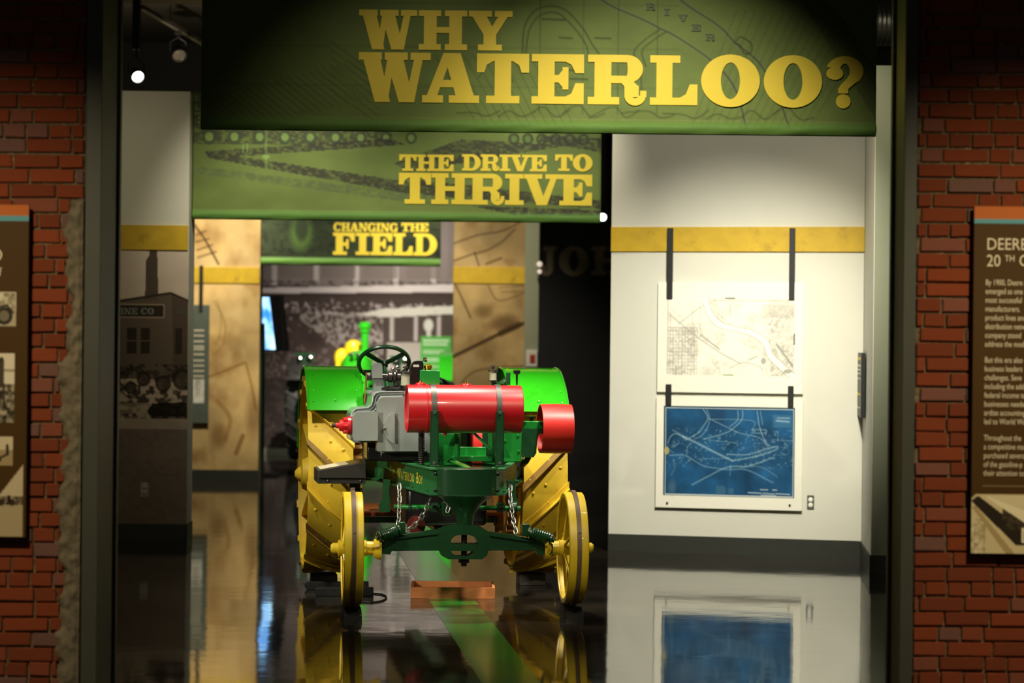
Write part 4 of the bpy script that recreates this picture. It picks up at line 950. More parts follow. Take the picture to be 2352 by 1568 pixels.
# fenders ---------------------------------------------------------------------
def fender(pxa, pxb):
    xa, xb = L(pxa, 900, 1.45).x, L(pxb, 900, 1.45).x; RFN = 0.755; c_ = (0, YR, ZR)
    f = part(MB().arc_shell(c_, RFN, 0.005, xa, xb, rad(38), rad(168), 40), 'fender', m_fgreen, smooth=25)
    for x in (xa, xb):
        pts = [(x, YR-(RFN+0.003)*cos(rad(38+130*i/36)), ZR+(RFN+0.003)*sin(rad(38+130*i/36))) for i in range(37)]
        part(MB().tube(pts, 0.009, 8), 'rolled_edge', m_fgreen, f)
    for x in (xa+0.035, xb-0.035):
        for aa in (44, 52, 66, 82):
            d = Vector((0, -cos(rad(aa)), sin(rad(aa))))
            part(MB().lathe(Vector((x, YR, ZR)) + d*(RFN+0.004), d, [(0, 0.010), (0.004, 0.009), (0.006, 0.003)], 8), 'rivet', m_fgreen, f)
    d = Vector((0, -cos(rad(45)), sin(rad(45))))
    part(MB().lathe(Vector(((xa+xb)/2, YR, ZR)) + d*(RFN+0.004), d, [(0, 0.016), (0.006, 0.015), (0.010, 0.006)], 12), 'bolt_head', m_fgreen, f)
    # support strap down to the axle, on the inner side
    xi = xb if xa < 0 else xa
    part(MB().box((xi-0.012, YR-0.30, ZR+0.02), (xi+0.012, YR-0.25, ZR+RFN-0.06)).box((xi-0.012, YR+0.1, ZR+0.02), (xi+0.012, YR+0.15, ZR+RFN-0.02)), 'fender_strut', m_dgreen, f)
    return f
fender(709, 834); fender(1176, 1307)

# main frame -------------------------------------------------------------------
ZT, ZB = 0.928, 0.760
m_rail = M('rail_green', '1C6230', 0.55, var=0.08, scale=8)
def rail(sg):
    p0 = Vector((L(1005 if sg < 0 else 1142, 1100, -0.02).x, -0.02, 0)); p1 = Vector((L(838 if sg < 0 else 1202, 1040, 2.05).x, 2.05, 0)); d = (p1-p0).normalized(); n = Vector((sg*abs(d.y), -sg*d.x*sg, 0)).normalized()
    n = Vector((d.y*sg, -d.x*sg, 0)).normalized()
    mb = MB()
    def bar(o0, o1, z0, z1): mb.hexa([p0+n*o0+Vector((0,0,z0)), p1+n*o0+Vector((0,0,z0)), p1+n*o1+Vector((0,0,z0)), p0+n*o1+Vector((0,0,z0)), p0+n*o0+Vector((0,0,z1)), p1+n*o0+Vector((0,0,z1)), p1+n*o1+Vector((0,0,z1)), p0+n*o1+Vector((0,0,z1))])
    bar(-0.012, 0.0, ZB, ZT); bar(-0.012, 0.045, ZT-0.012, ZT); bar(-0.012, 0.045, ZB, ZB+0.012)
    r = part(mb, 'frame_rail', m_rail, bevel=0.0015, smooth=0)
    # painted name, first letters taller
    x = 0.0
    for word in ('The', 'Waterloo', 'Boy'):
        lt = MB()
        for i, ch in enumerate(word.upper()):
            v, f = font_mesh(ch); h = 0.075 if i == 0 else 0.058; wch = (max(q[0] for q in v)-min(q[0] for q in v)); xm = min(q[0] for q in v)
            for q in [0]:
                pts = []
                for a, b, c_ in v:
                    s_ = 1.30 - (x + (a-xm)*h*1.25) if sg < 0 else 0.42 + (x + (a-xm)*h*1.25)
                    pts.append(p0 + d*s_ + n*0.0015 + Vector((0, 0, ZB+0.045 + b/0.73*h)))
                lt.add(pts, f)
            x += wch*h*1.25 + 0.012
        x += 0.055
        lt.build('name_lettering', m_yel, r, local=True, smooth=0, fix=False)
    for s_ in (0.15, 0.55, 0.95, 1.45, 1.8):
        for z in (ZB+0.02,):
            part(MB().lathe(p0 + d*s_ + n*0.030 + Vector((0,0,ZB+0.012)), (0,0,1), [(0, 0.010), (0.008, 0.010), (0.010, 0.006)], 6), 'bolt', m_dgreen, r)
    return r
rail(-1); rail(1)
# nose casting
npts = []
xa, xb = L(1006, 1100, -0.06).x, L(1141, 1100, -0.06).x; xm = (xa+xb)/2; hw = (xb-xa)/2
for k in range(17):
    t = -1+2*k/16; npts.append((xm+hw*t, -0.02-0.075*(1-t*t)**0.5*1.0, ZB))
part(MB().prism(npts + [(xb, 0.25, ZB), (xa, 0.25, ZB)], (0, 0, ZT-ZB)), 'nose_casting', m_dgreen, bevel=0.004, smooth=30)
for x in (xa-0.012, xb+0.012):
    for z in (ZB+0.03, ZT-0.035): part(MB().lathe((x, -0.012, z), (0,-1,0), [(0, 0.012), (0.010, 0.012), (0.013, 0.006)], 6), 'bolt', m_blk)
# cone below nose, king pin
cx_ = L(1068, 1180, -0.02).x
part(MB().lathe((cx_, 0.0, ZB+0.005), (0,0,-1), [(0, 0.172), (0.012, 0.165), (0.06, 0.105), (0.12, 0.062), (0.20, 0.048), (0.24, 0.048)], 28), 'king_post', m_dgreen)
part(MB().lathe((cx_, 0.01, L(1066, 1300, 0).z), (0,0,1), [(0, 0.018), (0.02, 0.018), (0.022, 0.034), (0.045, 0.034), (0.047, 0.018), (0.21, 0.018)], 16), 'king_pin', m_blk)
# front axle casting
out = [(866,1247),(868,1236),(905,1231),(960,1224),(1008,1217),(1024,1210),(1046,1206),(1088,1206),(1108,1211),(1124,1222),(1180,1229),(1232,1239),(1262,1243),(1270,1250),(1270,1272),(1236,1274),(1232,1264),(1122,1264),(1119,1275),(1108,1284),(1030,1284),(1016,1277),(1010,1264),(900,1265),(896,1273),(866,1271)]
h1 = [(1035,1249),(1037,1238),(1046,1230),(1060,1228),(1078,1228),(1090,1233),(1097,1242),(1098,1249)]
h2 = [(1036,1265),(1040,1272),(1050,1277),(1074,1277),(1084,1272),(1088,1265)]
axl = plate('front_axle', m_dgreen, out, [h1, h2], -0.05, 0.10, bevel=0.004)
q0, q1 = L(902, 1240, -0.055), L(1006, 1228, -0.055)
for (a, b, c2, d2) in ((905,1236,1006,1224), (1126,1228,1232,1244), (905,1261,1006,1261), (1126,1261,1232,1261)):
    part(MB().beam(L(a, b, -0.058), L(c2, d2, -0.058), 0.018, 0.012), 'axle_flange', m_dgreen, axl)
def spring(pxa, pya, pxb, pyb, Y):
    a, b = L(pxa, pya, Y), L(pxb, pyb, Y-0.03); d, u, w = basis(b-a); ln_ = (b-a).length
    core = part(MB().cyl(a, b, 0.020, n=12).lathe(b, d, [(0, 0.037), (0.010, 0.037), (0.016, 0.018), (0.028, 0.016)], 18).lathe(a-d*0.01, d, [(0, 0.036), (0.012, 0.036)], 18), 'axle_spring', m_dgreen, axl)
    pts = []
    for k in range(8*14+1):
        t = k/(8*14); an = 2*pi*k/14; pts.append(a + d*(0.012+t*(ln_-0.02)) + (u*cos(an)+w*sin(an))*0.030)
    part(MB().tube(pts, 0.0085, 7), 'spring_coil', m_dgreen, axl)
    part(MB().box(a-d*0.025-Vector((0.022,0.02,0.028)), a-d*0.025+Vector((0.022,0.05,0.045))), 'spring_bracket', m_dgreen, axl, bevel=0.004)
spring(914, 1218, 873, 1232, -0.08); spring(1216, 1222, 1264, 1237, -0.08)
# brown axle sleeves are the yellow hub sleeves of the wheels

# steering shaft with drum, brackets and chains ---------------------------------
sh = part(MB().cyl(L(905, 1164, 0.35), L(1195, 1167, 0.35), 0.016, n=12), 'steering_shaft', m_green)
for px, r_, w_ in ((998, 0.030, 0.05), (1026, 0.055, 0.07), (1150, 0.032, 0.05), (1178, 0.042, 0.05), (940, 0.022, 0.03)):
    p = L(px, 1165, 0.35); part(MB().lathe(p-Vector((w_/2,0,0)), (1,0,0), [(0, r_*0.8), (0.008, r_), (w_-0.008, r_), (w_, r_*0.8)], 20), 'collar', m_dgreen, sh)
plate('shaft_bracket', m_dgreen, [(882,1102),(897,1102),(893,1130),(896,1150),(896,1176),(872,1176),(871,1158),(878,1148)], [], 0.50, 0.06, bevel=0.004)
plate('shaft_bracket', m_dgreen, [(1166,1104),(1184,1104),(1186,1140),(1191,1150),(1190,1176),(1168,1176),(1166,1150)], [], 0.42, 0.06, bevel=0.004)
def link_mesh():
    pts = []; a, b = 0.018, 0.0125
    for k in range(8): an = -pi/2 + pi*k/7; pts.append((b*cos(an)+0.0, 0, 0))
    pts = []
    for k in range(7): an = pi*k/6; pts.append(Vector((b*cos(an), 0, a+b*sin(an))))
    for k in range(7): an = pi+pi*k/6; pts.append(Vector((b*cos(an), 0, -a+b*sin(an))))
    mb = MB().tube(pts, 0.0050, 6, closed=True)
    me = bpy.data.meshes.new('chain_link'); me.from_pydata(mb.v, [], mb.f); me.materials.append(m_chain); me.shade_smooth(); return me
LINK = link_mesh()
def chain(pts):
    P = [L(*p) for p in pts]
    hook = part(MB().lathe(P[0]+Vector((0,-0.006,0)), (0,1,0), [(0, 0.012), (0.012, 0.012)], 10), 'steering_chain', m_chain)
    seg = []; tot = 0
    for a, b in zip(P[:-1], P[1:]): seg.append((tot, a, b)); tot += (b-a).length
    step = 0.047; n = int(tot/step)
    for k in range(n):
        s_ = (k+0.5)*step
        t0, a, b = [q for q in seg if q[0] <= s_][-1]; d = (b-a).normalized(); p = a + d*(s_-t0)
        qz = d.to_track_quat('Z', 'X') @ __import__('mathutils').Quaternion((0,0,1), rad(40 if k % 2 else 130))
        o = bpy.data.objects.new('chain_link', LINK); COL.objects.link(o); o.parent = hook; o.rotation_mode = 'QUATERNION'; o.rotation_quaternion = qz; o.location = p
chain([(917,1112,0.30),(918,1150,0.22),(916,1190,0.10),(912,1220,-0.03)])
chain([(914,1218,-0.04),(930,1219,0.05),(950,1208,0.12),(968,1188,0.18),(980,1168,0.24),(988,1146,0.30)])
chain([(1172,1116,0.30),(1172,1150,0.22),(1178,1190,0.10),(1186,1228,-0.03)])
chain([(1027,1142,0.28),(1032,1160,0.27),(1026,1180,0.27)])

# fuel tank -----------------------------------------------------------------------
YT = 0.36
ta, tb = L(934, 939, YT), L(1196, 939, YT); zt = (ta.z+tb.z)/2; RT = S(110, YT)/2
ta.z = tb.z = zt
ln_ = (tb-ta).length
tank = part(MB().lathe(ta, (1,0,0), [(0.012, 0.001), (0.012, RT-0.012), (0, RT-0.010), (0, RT), (0.115, RT), (0.118, RT+0.0025), (0.124, RT+0.0025), (0.127, RT), (ln_-0.004, RT), (ln_, RT-0.004), (ln_, RT-0.012), (ln_-0.014, RT-0.012), (ln_-0.014, 0.001)], 56, close=False), 'fuel_tank', m_red, smooth=30)
for px, hgt in ((966, 0.018), (1070, 0.014)):
    p = Vector((L(px, 880, YT).x, YT, zt+RT-0.006))
    cp = part(MB().lathe(p, (0,0,1), [(0, 0.036), (hgt*0.5, 0.034), (hgt, 0.028), (hgt+0.003, 0.012)], 20), 'filler_cap', m_red, tank)
    part(MB().cyl(p+Vector((0,0,hgt)), p+Vector((0,0,hgt+0.014)), 0.010, n=8), 'cap_nut', m_brass, cp)
part(MB().lathe(Vector((L(1022, 996, YT).x, YT, zt-RT-0.018)), (0,0,1), [(0, 0.010), (0.012, 0.010), (0.012, 0.016), (0.022, 0.016)], 10), 'drain_plug', m_red, tank)
zbrk = L(1000, 1078, YT-0.2).z
for px in (998, 1148):
    x = L(px, 940, YT-RT).x
    pts = [Vector((x, YT-(RT+0.003)*cos(a), zt+(RT+0.003)*sin(a))) for a in [rad(-6+192*k/30) for k in range(31)]]
    mb = MB(); vs_ = []
    for p in pts:
        nrm = (p-Vector((x, YT, zt))).normalized()
        for dx_, o_ in ((-0.0165, 0), (0.0165, 0), (0.0165, 0.003), (-0.0165, 0.003)): vs_.append(p+Vector((dx_,0,0))+nrm*o_)
    mb.add(vs_, [(i*4+j, i*4+(j+1) % 4, (i+1)*4+(j+1) % 4, (i+1)*4+j) for i in range(30) for j in range(4)] + [(3,2,1,0), (120,121,122,123)])
    part(mb, 'tank_strap', m_strap, tank)
    yb = YT-RT-0.012
    bk = part(MB().box((x-0.026, yb-0.008, ZT-0.002), (x+0.026, yb, zt-0.008)).box((x-0.026, yb-0.008, ZT-0.002), (x-0.020, yb+0.03, zt-0.008)).box((x+0.020, yb-0.008, ZT-0.002), (x+0.026, yb+0.03, zt-0.008)).box((x-0.030, yb-0.035, ZT), (x+0.030, yb+0.03, ZT+0.010)), 'tank_bracket', m_dgreen, bevel=0.0015, smooth=0)
    for z in (zt-0.022, ZT+0.022): part(MB().lathe((x, yb-0.008, z), (0,-1,0), [(0, 0.011), (0.008, 0.011), (0.010, 0.005)], 6), 'bolt', m_strap, bk)
# tray, braces and gussets on top of the frame
plate('brace_plate', m_green, [(1158,1018),(1174,1052),(1158,1052)], [], 0.10, 0.02, bevel=0.001)
p = L(1042, 1040, 0.45); q = L(1128, 1040, 0.45)
part(MB().box((p.x, 0.40, L(1080,1056,.45).z), (q.x, 0.72, L(1080,1050,.45).z)).box((p.x, 0.70, L(1080,1056,.45).z), (q.x, 0.72, L(1080,1026,.72).z)).box((p.x, 0.38, L(1080,1056,.45).z-0.006), (q.x, 0.40, L(1080,1047,.45).z)), 'tool_tray', m_green, bevel=0.002)
part(MB().beam(L(1084, 990, 0.5), L(1130, 1034, 0.3), 0.012, 0.014), 'brace_rod', m_green)
part(MB().box((-0.21, 0.14, ZT-0.012), (0.26, 0.20, ZT)).box((-0.25, 0.62, ZT-0.012), (0.32, 0.70, ZT)), 'cross_member', m_green, bevel=0.002)
part(MB().beam(L(1040, 1058, 0.25), L(1076, 1074, 0.12), 0.05, 0.008), 'brace_strip', m_green)
pp = [L(1004, 996, 0.62), L(1044, 996, 0.62), L(1040, 1048, 0.62), L(1018, 1070, 0.62), L(1004, 1072, 0.62)]
part(MB().prism(pp, (0, 0.02, 0)), 'radiator_side', m_green, bevel=0.001)
part(MB().cyl(L(1050, 995, 0.6), L(1050, 1058, 0.6), 0.020, n=14), 'water_pipe', m_green); part(MB().cyl(L(1126, 995, 0.7), L(1126, 1030, 0.7), 0.012, n=10), 'water_pipe', m_green)
pts = []
a, b = L(968, 992, 0.50), L(968, 1066, 0.50)
for k in range(16*12+1):
    t = k/(16*12); an = 2*pi*k/12; pts.append(a.lerp(b, t) + Vector((cos(an)*0.017, sin(an)*0.017, 0)))
part(MB().tube(pts, 0.0055, 6).cyl(a, b, 0.012, n=10), 'ribbed_hose', m_iron)
part(MB().tube([L(1008,1050,.3), L(1014,1062,.25), L(1014,1078,.2)], 0.003, 6), 'wire', m_blk)
# flywheel inside, red
fw = L(1086, 1040, 1.15)
part(MB().lathe((fw.x-0.03, 1.15, 1.00), (1,0,0), [(0, 0.20), (0, 0.27), (0.06, 0.27), (0.06, 0.20), (0, 0.20)], 40, close=False).lathe((fw.x-0.01, 1.15, 1.00), (1,0,0), [(0, 0.21), (0.02, 0.21)], 30), 'flywheel', m_red2)
# engine body behind: dark mass and green rear housing
part(MB().box((-0.30, 1.25, 0.80), (0.40, 1.85, 1.12)), 'gear_housing', m_dgreen, bevel=0.02)
part(MB().box((L(1150,1000,.8).x, 0.75, ZT), (L(1196,1000,.8).x, 1.15, L(1170,992,.8).z+0.03)), 'gear_cover', m_green, bevel=0.008)
for x, y in ((1160, 1012), (1190, 1000), (1192, 1036)): part(MB().lathe(L(x, y, 0.75), (0,-1,0), [(0, 0.009), (0.007, 0.009), (0.009, 0.004)], 6), 'bolt', m_green)

# grey engine ------------------------------------------------------------------
YE = 0.70
step_o = [(806,1010),(806,955),(809,945),(818,938),(846,935),(853,930),(855,920),(856,910),(862,902),(872,899),(935,898),(990,898),(990,1040),(874,1040),(870,1016),(812,1016)]
crank = plate('crankcase', m_eng, step_o, [], YE+0.06, 0.42, bevel=0.012)
def inset(pl, k): 
    cx0 = sum(p[0] for p in pl)/len(pl); cy0 = sum(p[1] for p in pl)/len(pl)
    return [(p[0]+(k if p[0] < 870 else -k), p[1]+(k if p[1] < 975 else -k)) for p in pl]
plate('gasket', m_engd, inset(step_o, 3), [], YE+0.045, 0.02, crank, bevel=0.002)
plate('cover_flange', m_eng, inset(step_o, 0), [], YE+0.020, 0.026, crank, bevel=0.005)
plate('gasket', m_engd, inset(step_o, 5), [], YE+0.008, 0.014, crank, bevel=0.002)
plate('cover_plate', m_eng, [(811,1008),(811,957),(815,949),(822,946),(868,944),(868,1012),(818,1012)], [], YE-0.14, 0.15, crank, bevel=0.024)
plate('cover_plate', m_eng, [(866,1036),(866,926),(872,916),(880,912),(990,912),(990,1036)], [], YE-0.10, 0.11, crank, bevel=0.014)
for off_, mm in ((0, m_eng), (6, m_engd), (11, m_eng)):
    pth = [(806+off_,1008),(806+off_,957+off_*0.4),(809+off_,947+off_*0.5),(818+off_*0.7,939+off_),(846+off_*0.6,936+off_),(853+off_*0.8,931+off_*0.9),(856+off_,920+off_),(857+off_,911+off_),(863+off_*0.8,903+off_),(873,900+off_),(925,899+off_)]
    part(MB().tube([L(x, y, YE+0.014-off_*0.0012) for x, y in pth], 0.0055, 8), 'flange_rim', mm, crank)
sc_ = [(907,948),(899,950),(891,957),(885,967),(882,980),(883,993),(888,1005),(897,1014),(907,1018)]
plate('inspection_cover', m_eng, sc_, [], YE-0.125, 0.03, crank, bevel=0.004)
part(MB().lathe(L(882, 984, YE-0.125), (0,-1,0), [(0, 0.010), (0.012, 0.010), (0.016, 0.006)], 10), 'bolt', m_engd, crank)
# cylinder barrel pointing to the front under the tank
bc = L(906, 1012, 0.66); bd = L(980, 1012, 0.66)
part(MB().lathe((bc.x, 0.68, bc.z), (1,0,0), [(0, 0.060), (0.012, 0.075), (bd.x-bc.x, 0.078)], 32), 'cylinder_barrel', m_engd, crank)
part(MB().box((L(872,1040,.75).x, 0.72, ZT+0.005), (L(985,1040,.75).x, 1.1, L(900,1036,.75).z)), 'crankcase_sump', m_blk, crank, bevel=0.01)
part(MB().lathe(L(845,984,1.05), (1,0,0), [(-0.02, 0.06), (0.4, 0.06)], 20), 'crank_shaft', m_iron)
part(MB().box((L(842,1020,.9).x, 0.85, 0.93), (L(880,1020,.9).x, 1.15, L(850,1012,.9).z)), 'engine_foot', m_blk, bevel=0.01)
# red starting nut on the crankshaft
p = L(806, 977, YE)
rn = part(MB().lathe(p, (-1,0,0), [(0, 0.058), (0.022, 0.060), (0.026, 0.040), (0.055, 0.040), (0.075, 0.036), (0.078, 0.018), (0.10, 0.018), (0.102, 0.001)], 18), 'starter_nut', m_red, label='bright red starter nut')
for k in range(6):
    a = 2*pi*k/6; part(MB().lathe(p+Vector((-0.035, 0.045*cos(a), 0.045*sin(a))), (-1,0,0), [(-0.02, 0.014), (0.012, 0.014), (0.016, 0.008)], 8), 'lobe', m_red, rn)
part(MB().cyl(p-Vector((0.10,0,0)), p-Vector((0.125,0,0)), 0.015, n=6), 'shaft_end', m_iron, rn)
part(MB().lathe(p+Vector((0.03,0,0)), (-1,0,0), [(0, 0.05), (0.022, 0.05)], 20), 'bearing_ring', m_blk, rn)

# top gear: clutch arm, governor, oiler, magneto, coil box --------------------------
YG = 0.95
part(MB().box(L(846, 906, YG), L(908, 896, YG+0.25)), 'deck', m_eng, bevel=0.006)
pl_ = [(857,900),(861,872),(866,862),(866,872),(879,872),(882,880),(882,900)]
plate('clutch_pedestal', m_eng, [(857,899),(860,868),(880,868),(884,899)], [], YG, 0.08, bevel=0.006)
plate('clutch_arm', m_eng, [(854,868),(855,840),(858,834),(874,833),(878,838),(879,868)], [], YG-0.03, 0.06, bevel=0.010)
part(MB().cyl(L(843, 863, YG), L(905, 865, YG), 0.020, n=16), 'clutch_shaft', m_iron)
for px, r_, w_ in ((848, 0.024, 0.03), (896, 0.034, 0.03), (888, 0.026, 0.02), (906, 0.040, 0.02), (916, 0.030, 0.03)):
    p = L(px, 866, YG); part(MB().lathe(p-Vector((w_/2,0,0)), (1,0,0), [(0, r_*0.85), (0.005, r_), (w_-0.005, r_), (w_, r_*0.85)], 18), 'governor_collar', m_iron)
part(MB().box(L(904, 885, YG), L(908, 850, YG+0.02)).box(L(912, 882, YG-0.02), L(918, 846, YG+0.02)), 'governor_link', m_iron, bevel=0.002)
part(MB().ball(L(912, 844, YG), 0.018).ball(L(902, 848, YG+0.03), 0.014).cyl(L(912, 846, YG), L(912, 866, YG), 0.008, n=8), 'governor_ball', m_chrome)
part(MB().tube([L(878,893,YG-.1), L(896,890,YG-.14), L(912,893,YG-.12), L(926,888,YG-.1)], 0.010, 8).tube([L(890,896,YG-.12), L(905,886,YG-.1), L(918,884,YG-.1)], 0.006, 8), 'oil_pipe', m_blk)
part(MB().box(L(884, 897, YG-.05), L(934, 886, YG+0.12)), 'manifold', m_blk, bevel=0.01)
part(MB().cyl(L(906, 880, YG-.06), L(916, 893, YG-.06), 0.014, n=10), 'needle_valve', m_iron)
# glass oiler (front left)
def oiler(px, py_top, py_bot, w, Y, nm='sight_oiler'):
    pt, pb = L(px, py_top, Y), L(px, py_bot, Y); h = pt.z-pb.z; r_ = S(w, Y)/2
    o = part(MB().lathe(pb, (0,0,1), [(0, r_*0.95), (h*0.05, r_*0.95), (h*0.05, r_*0.8), (h*0.62, r_*0.8), (h*0.62, r_*0.5)], 20), nm, m_glass)
    part(MB().lathe(pb+Vector((0,0,h*0.60)), (0,0,1), [(0, r_*1.1), (h*0.08, r_*1.1), (h*0.12, r_*0.6), (h*0.14, r_*0.25), (h*0.28, r_*0.25), (h*0.29, r_*0.55), (h*0.36, r_*0.5), (h*0.40, r_*0.1)], 18), 'oiler_cap', m_iron, o)
    part(MB().lathe(pb-Vector((0,0,h*0.12)), (0,0,1), [(0, r_*0.4), (h*0.1, r_*0.5), (h*0.11, r_*1.05), (h*0.16, r_*1.05)], 16), 'oiler_base', m_iron, o)
    return o
oiler(931, 840, 886, 25, YG-0.1); oiler(1132, 838, 874, 20, 1.15)
part(MB().tube([L(1132,876,1.15), L(1134,884,1.15), L(1148,880,1.2), L(1158,874,1.3)], 0.012, 8), 'oil_pipe', m_dgreen)
# magneto with arched top
plate('magneto', m_blk, [(943,895),(943,846),(946,837),(953,830),(962,828),(970,829),(973,835),(973,848),(966,850),(966,895)], [[(949,843),(949,837),(966,837),(966,843)]], YG-0.05, 0.10, bevel=0.004)
part(MB().lathe(L(976, 831, YG), (0,0,1), [(0, 0.016), (0.012, 0.016), (0.013, 0.010), (0.022, 0.012), (0.03, 0.012)], 12), 'terminal', m_chrome)
cb = part(MB().box(L(965, 890, YG-0.10), L(1003, 850, YG+0.10)), 'coil_box', m_green, bevel=0.003)
part(MB().lathe(L(983, 850, YG-0.02), (0,0,1), [(0, 0.022), (0.012, 0.022), (0.013, 0.028), (0.03, 0.028), (0.034, 0.022), (0.04, 0.01)], 20), 'brass_cap', m_brass, cb)
part(MB().tube([L(1003,866,YG), L(1018,872,YG), L(1034,880,YG-.05), L(1040,886,YG-.05)], 0.009, 8).tube([L(1003,878,YG), L(1025,880,YG), L(1040,884,YG-.05)], 0.013, 8), 'intake_hose', m_blk)
# steering wheel and column
cw = L(882, 833, 1.75); rw = S(115, 1.75)/2; be = rad(40)
u = Vector((1,0,0)); n_ = Vector((0, sin(be), cos(be))); w = n_.cross(u)
sw = part(MB().tube([cw + u*rw*cos(2*pi*k/40) + w*rw*sin(2*pi*k/40) for k in range(40)], 0.0145, 10, closed=True), 'steering_wheel', m_dgreen)
for k, an in enumerate((-38, -142, -278)):
    d = u*cos(rad(an)) - w*sin(rad(an))*(-1 if True else 1)
    d = u*cos(rad(an)) + w*sin(rad(an))
    part(MB().beam(cw + d*0.0 - n_*0.01, cw + d*(rw-0.004), 0.030, 0.014, up=n_), 'spoke', m_dgreen, sw)
part(MB().lathe(cw - n_*0.03, n_, [(0, 0.026), (0.03, 0.030), (0.04, 0.016)], 16), 'hub', m_dgreen, sw)
part(MB().cyl(cw - n_*0.02, cw - n_*0.02 + Vector((0.02, -0.35, -0.33)), 0.014, n=12), 'steering_column', m_dgreen)
# operator platform and rear bits seen between fenders
m_plat = M('platform_wood', 'C8642C', 0.5, var=0.15, scale=8)
for k in range(5):
    part(MB().box((-0.55, 2.18+k*0.19, 0.47), (0.55, 2.36+k*0.19, 0.50)), 'platform_board', m_plat, bevel=0.003)
part(MB().box((-0.50, 2.1, 0.43), (-0.44, 3.12, 0.47)).box((0.44, 2.1, 0.43), (0.50, 3.12, 0.47)).box((-0.50, 2.1, 0.43), (0.50, 2.16, 0.47)), 'platform_frame', m_dgreen)
part(MB().box((-0.05, 1.2, 0.44), (0.05, 3.2, 0.47)), 'drawbar', m_dgreen)
part(MB().box(L(842, 905, 1.3), L(905, 890, 1.35)), 'rear_bracket', m_green)
part(MB().cyl(L(842, 855, 1.3), L(838, 925, 1.3), 0.007, n=8), 'spark_lever', M('copper_rod', '8A5A30', 0.4, metal=0.6))
part(MB().box(L(836, 855, 1.4), L(858, 849, 1.5)), 'quadrant', m_blk)
part(MB().prism([L(1180,850,1.45), L(1195,850,1.45), L(1195,857,1.45), L(1190,860,1.45), L(1189,884,1.45), L(1186,884,1.45), L(1185,860,1.45), L(1180,857,1.45)], (0, 0.02, 0)), 'lever_handle', m_blk)
part(MB().box(L(1163, 884, 1.5), L(1171, 856, 1.53)), 'lever_guide', m_dgreen)

# belt pulley on the right --------------------------------------------------------
YP = 0.95
pc = L(1240, 984, YP); RP = S(115, YP)/2; wp = S(72, YP)
pul = part(MB().lathe((pc.x, YP, pc.z), (1,0,0), [(0, RP-0.012), (0, RP-0.003), (wp*0.5, RP), (wp, RP-0.004), (wp, RP-0.014), (wp*0.6, RP-0.016), (0, RP-0.012)], 48, close=False), 'belt_pulley', m_red2)
part(MB().lathe((pc.x+wp*0.55, YP, pc.z), (1,0,0), [(0, RP-0.014), (0.012, RP-0.014)], 36), 'pulley_web', m_red2, pul)
part(MB().lathe((pc.x-0.01, YP, pc.z), (1,0,0), [(0, 0.035), (wp*0.6, 0.04)], 18), 'pulley_hub', m_iron, pul)
part(MB().cyl(L(1196, 985, YP), (pc.x+0.02, YP, pc.z), 0.022, n=14), 'pulley_shaft', m_iron)
br = plate('bearing_bracket', m_dgreen, [(1198,985),(1246,985),(1246,992),(1238,998),(1234,1010),(1232,1040),(1226,1050),(1200,1050),(1198,1030)], [], YP-0.08, 0.14, bevel=0.006)
part(MB().box(L(1198, 985, YP-0.06), L(1248, 966, YP+0.06)), 'bearing_cap', m_green, br, bevel=0.005)
for px in (1204, 1242): part(MB().lathe(L(px, 970, YP-0.062), (0,-1,0), [(0, 0.012), (0.010, 0.012), (0.013, 0.006)], 6), 'bolt', m_dgreen, br)
part(MB().lathe(L(1220, 966, YP), (0,0,1), [(0, 0.012), (0.02, 0.012), (0.021, 0.03), (0.03, 0.03)], 14), 'grease_cup', m_blk, br)
part(MB().tube([L(1215,1048,YP), L(1208,1060,YP), L(1200,1068,YP+.1)], 0.02, 8), 'bracket_foot', m_dgreen, br)
# under-frame mass: drive housing, filled out low to block the floor reflection
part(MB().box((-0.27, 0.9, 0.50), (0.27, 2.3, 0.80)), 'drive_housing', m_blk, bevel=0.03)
part(MB().lathe((-0.16, 1.3, 0.55), (1,0,0), [(0, 0.08), (0.32, 0.08)], 24), 'lower_gear', m_iron)
part(MB().lathe(L(955, 1205, 0.9), (0,-1,0), [(0, 0.06), (0.05, 0.06)], 24), 'flywheel_guard', M('dark_red', '6A1A14', 0.5))

# ------------------------------------------------------------------ blocks under the wheels
def world(v):
    return Vector((TO.x + v.x*cos(TH) - v.y*sin(TH), TO.y + v.x*sin(TH) + v.y*cos(TH), v.z))
m_block = M('black_block', '141312', 0.6)
m_wood = M('dark_block', '4A4238', 0.7, var=0.15)
def rot_root(name, v):
    o = empty(name, world(v), TH); return o
for sg, lab in ((-1, 'black wedge chock under the front wheel nearest the reading stand'), (1, 'black wedge chock under the front wheel facing the maps wall')):
    mb = MB(); zt_ = ZA-RF-0.012
    mb.prism([(-0.055,-0.13,0),(-0.055,0.13,0),(-0.055,0.13,0.085),(-0.055,0.06,0.072),(-0.055,0.0,0.0695),(-0.055,-0.06,0.066),(-0.055,-0.13,0.03)], (0.11,0,0))
    o = mb.build('wheel_chock', m_block, local=True, smooth=0, org=(0,0,0)); o.location = world(Vector((sg*XF, 0, 0))); o.rotation_euler = (0,0,TH); tag(o, lab, 'chock')
for sg, lab in ((-1, 'dark wooden block under the rear wheel beside the reading stand'), (1, 'dark wooden block under the rear wheel beside the red pulley')):
    mb = MB().box((-0.09, -0.11, 0), (0.09, 0.11, ZR-RR-0.038))
    o = mb.build('support_block', m_wood, local=True, smooth=0, org=(0,0,0), bevel=0.004); o.location = world(Vector((sg*XR_, YR, 0))); o.rotation_euler = (0,0,TH); tag(o, lab, 'block')
    mb = MB().box((-0.05, -0.09, 0), (0.05, 0.09, 0.16))
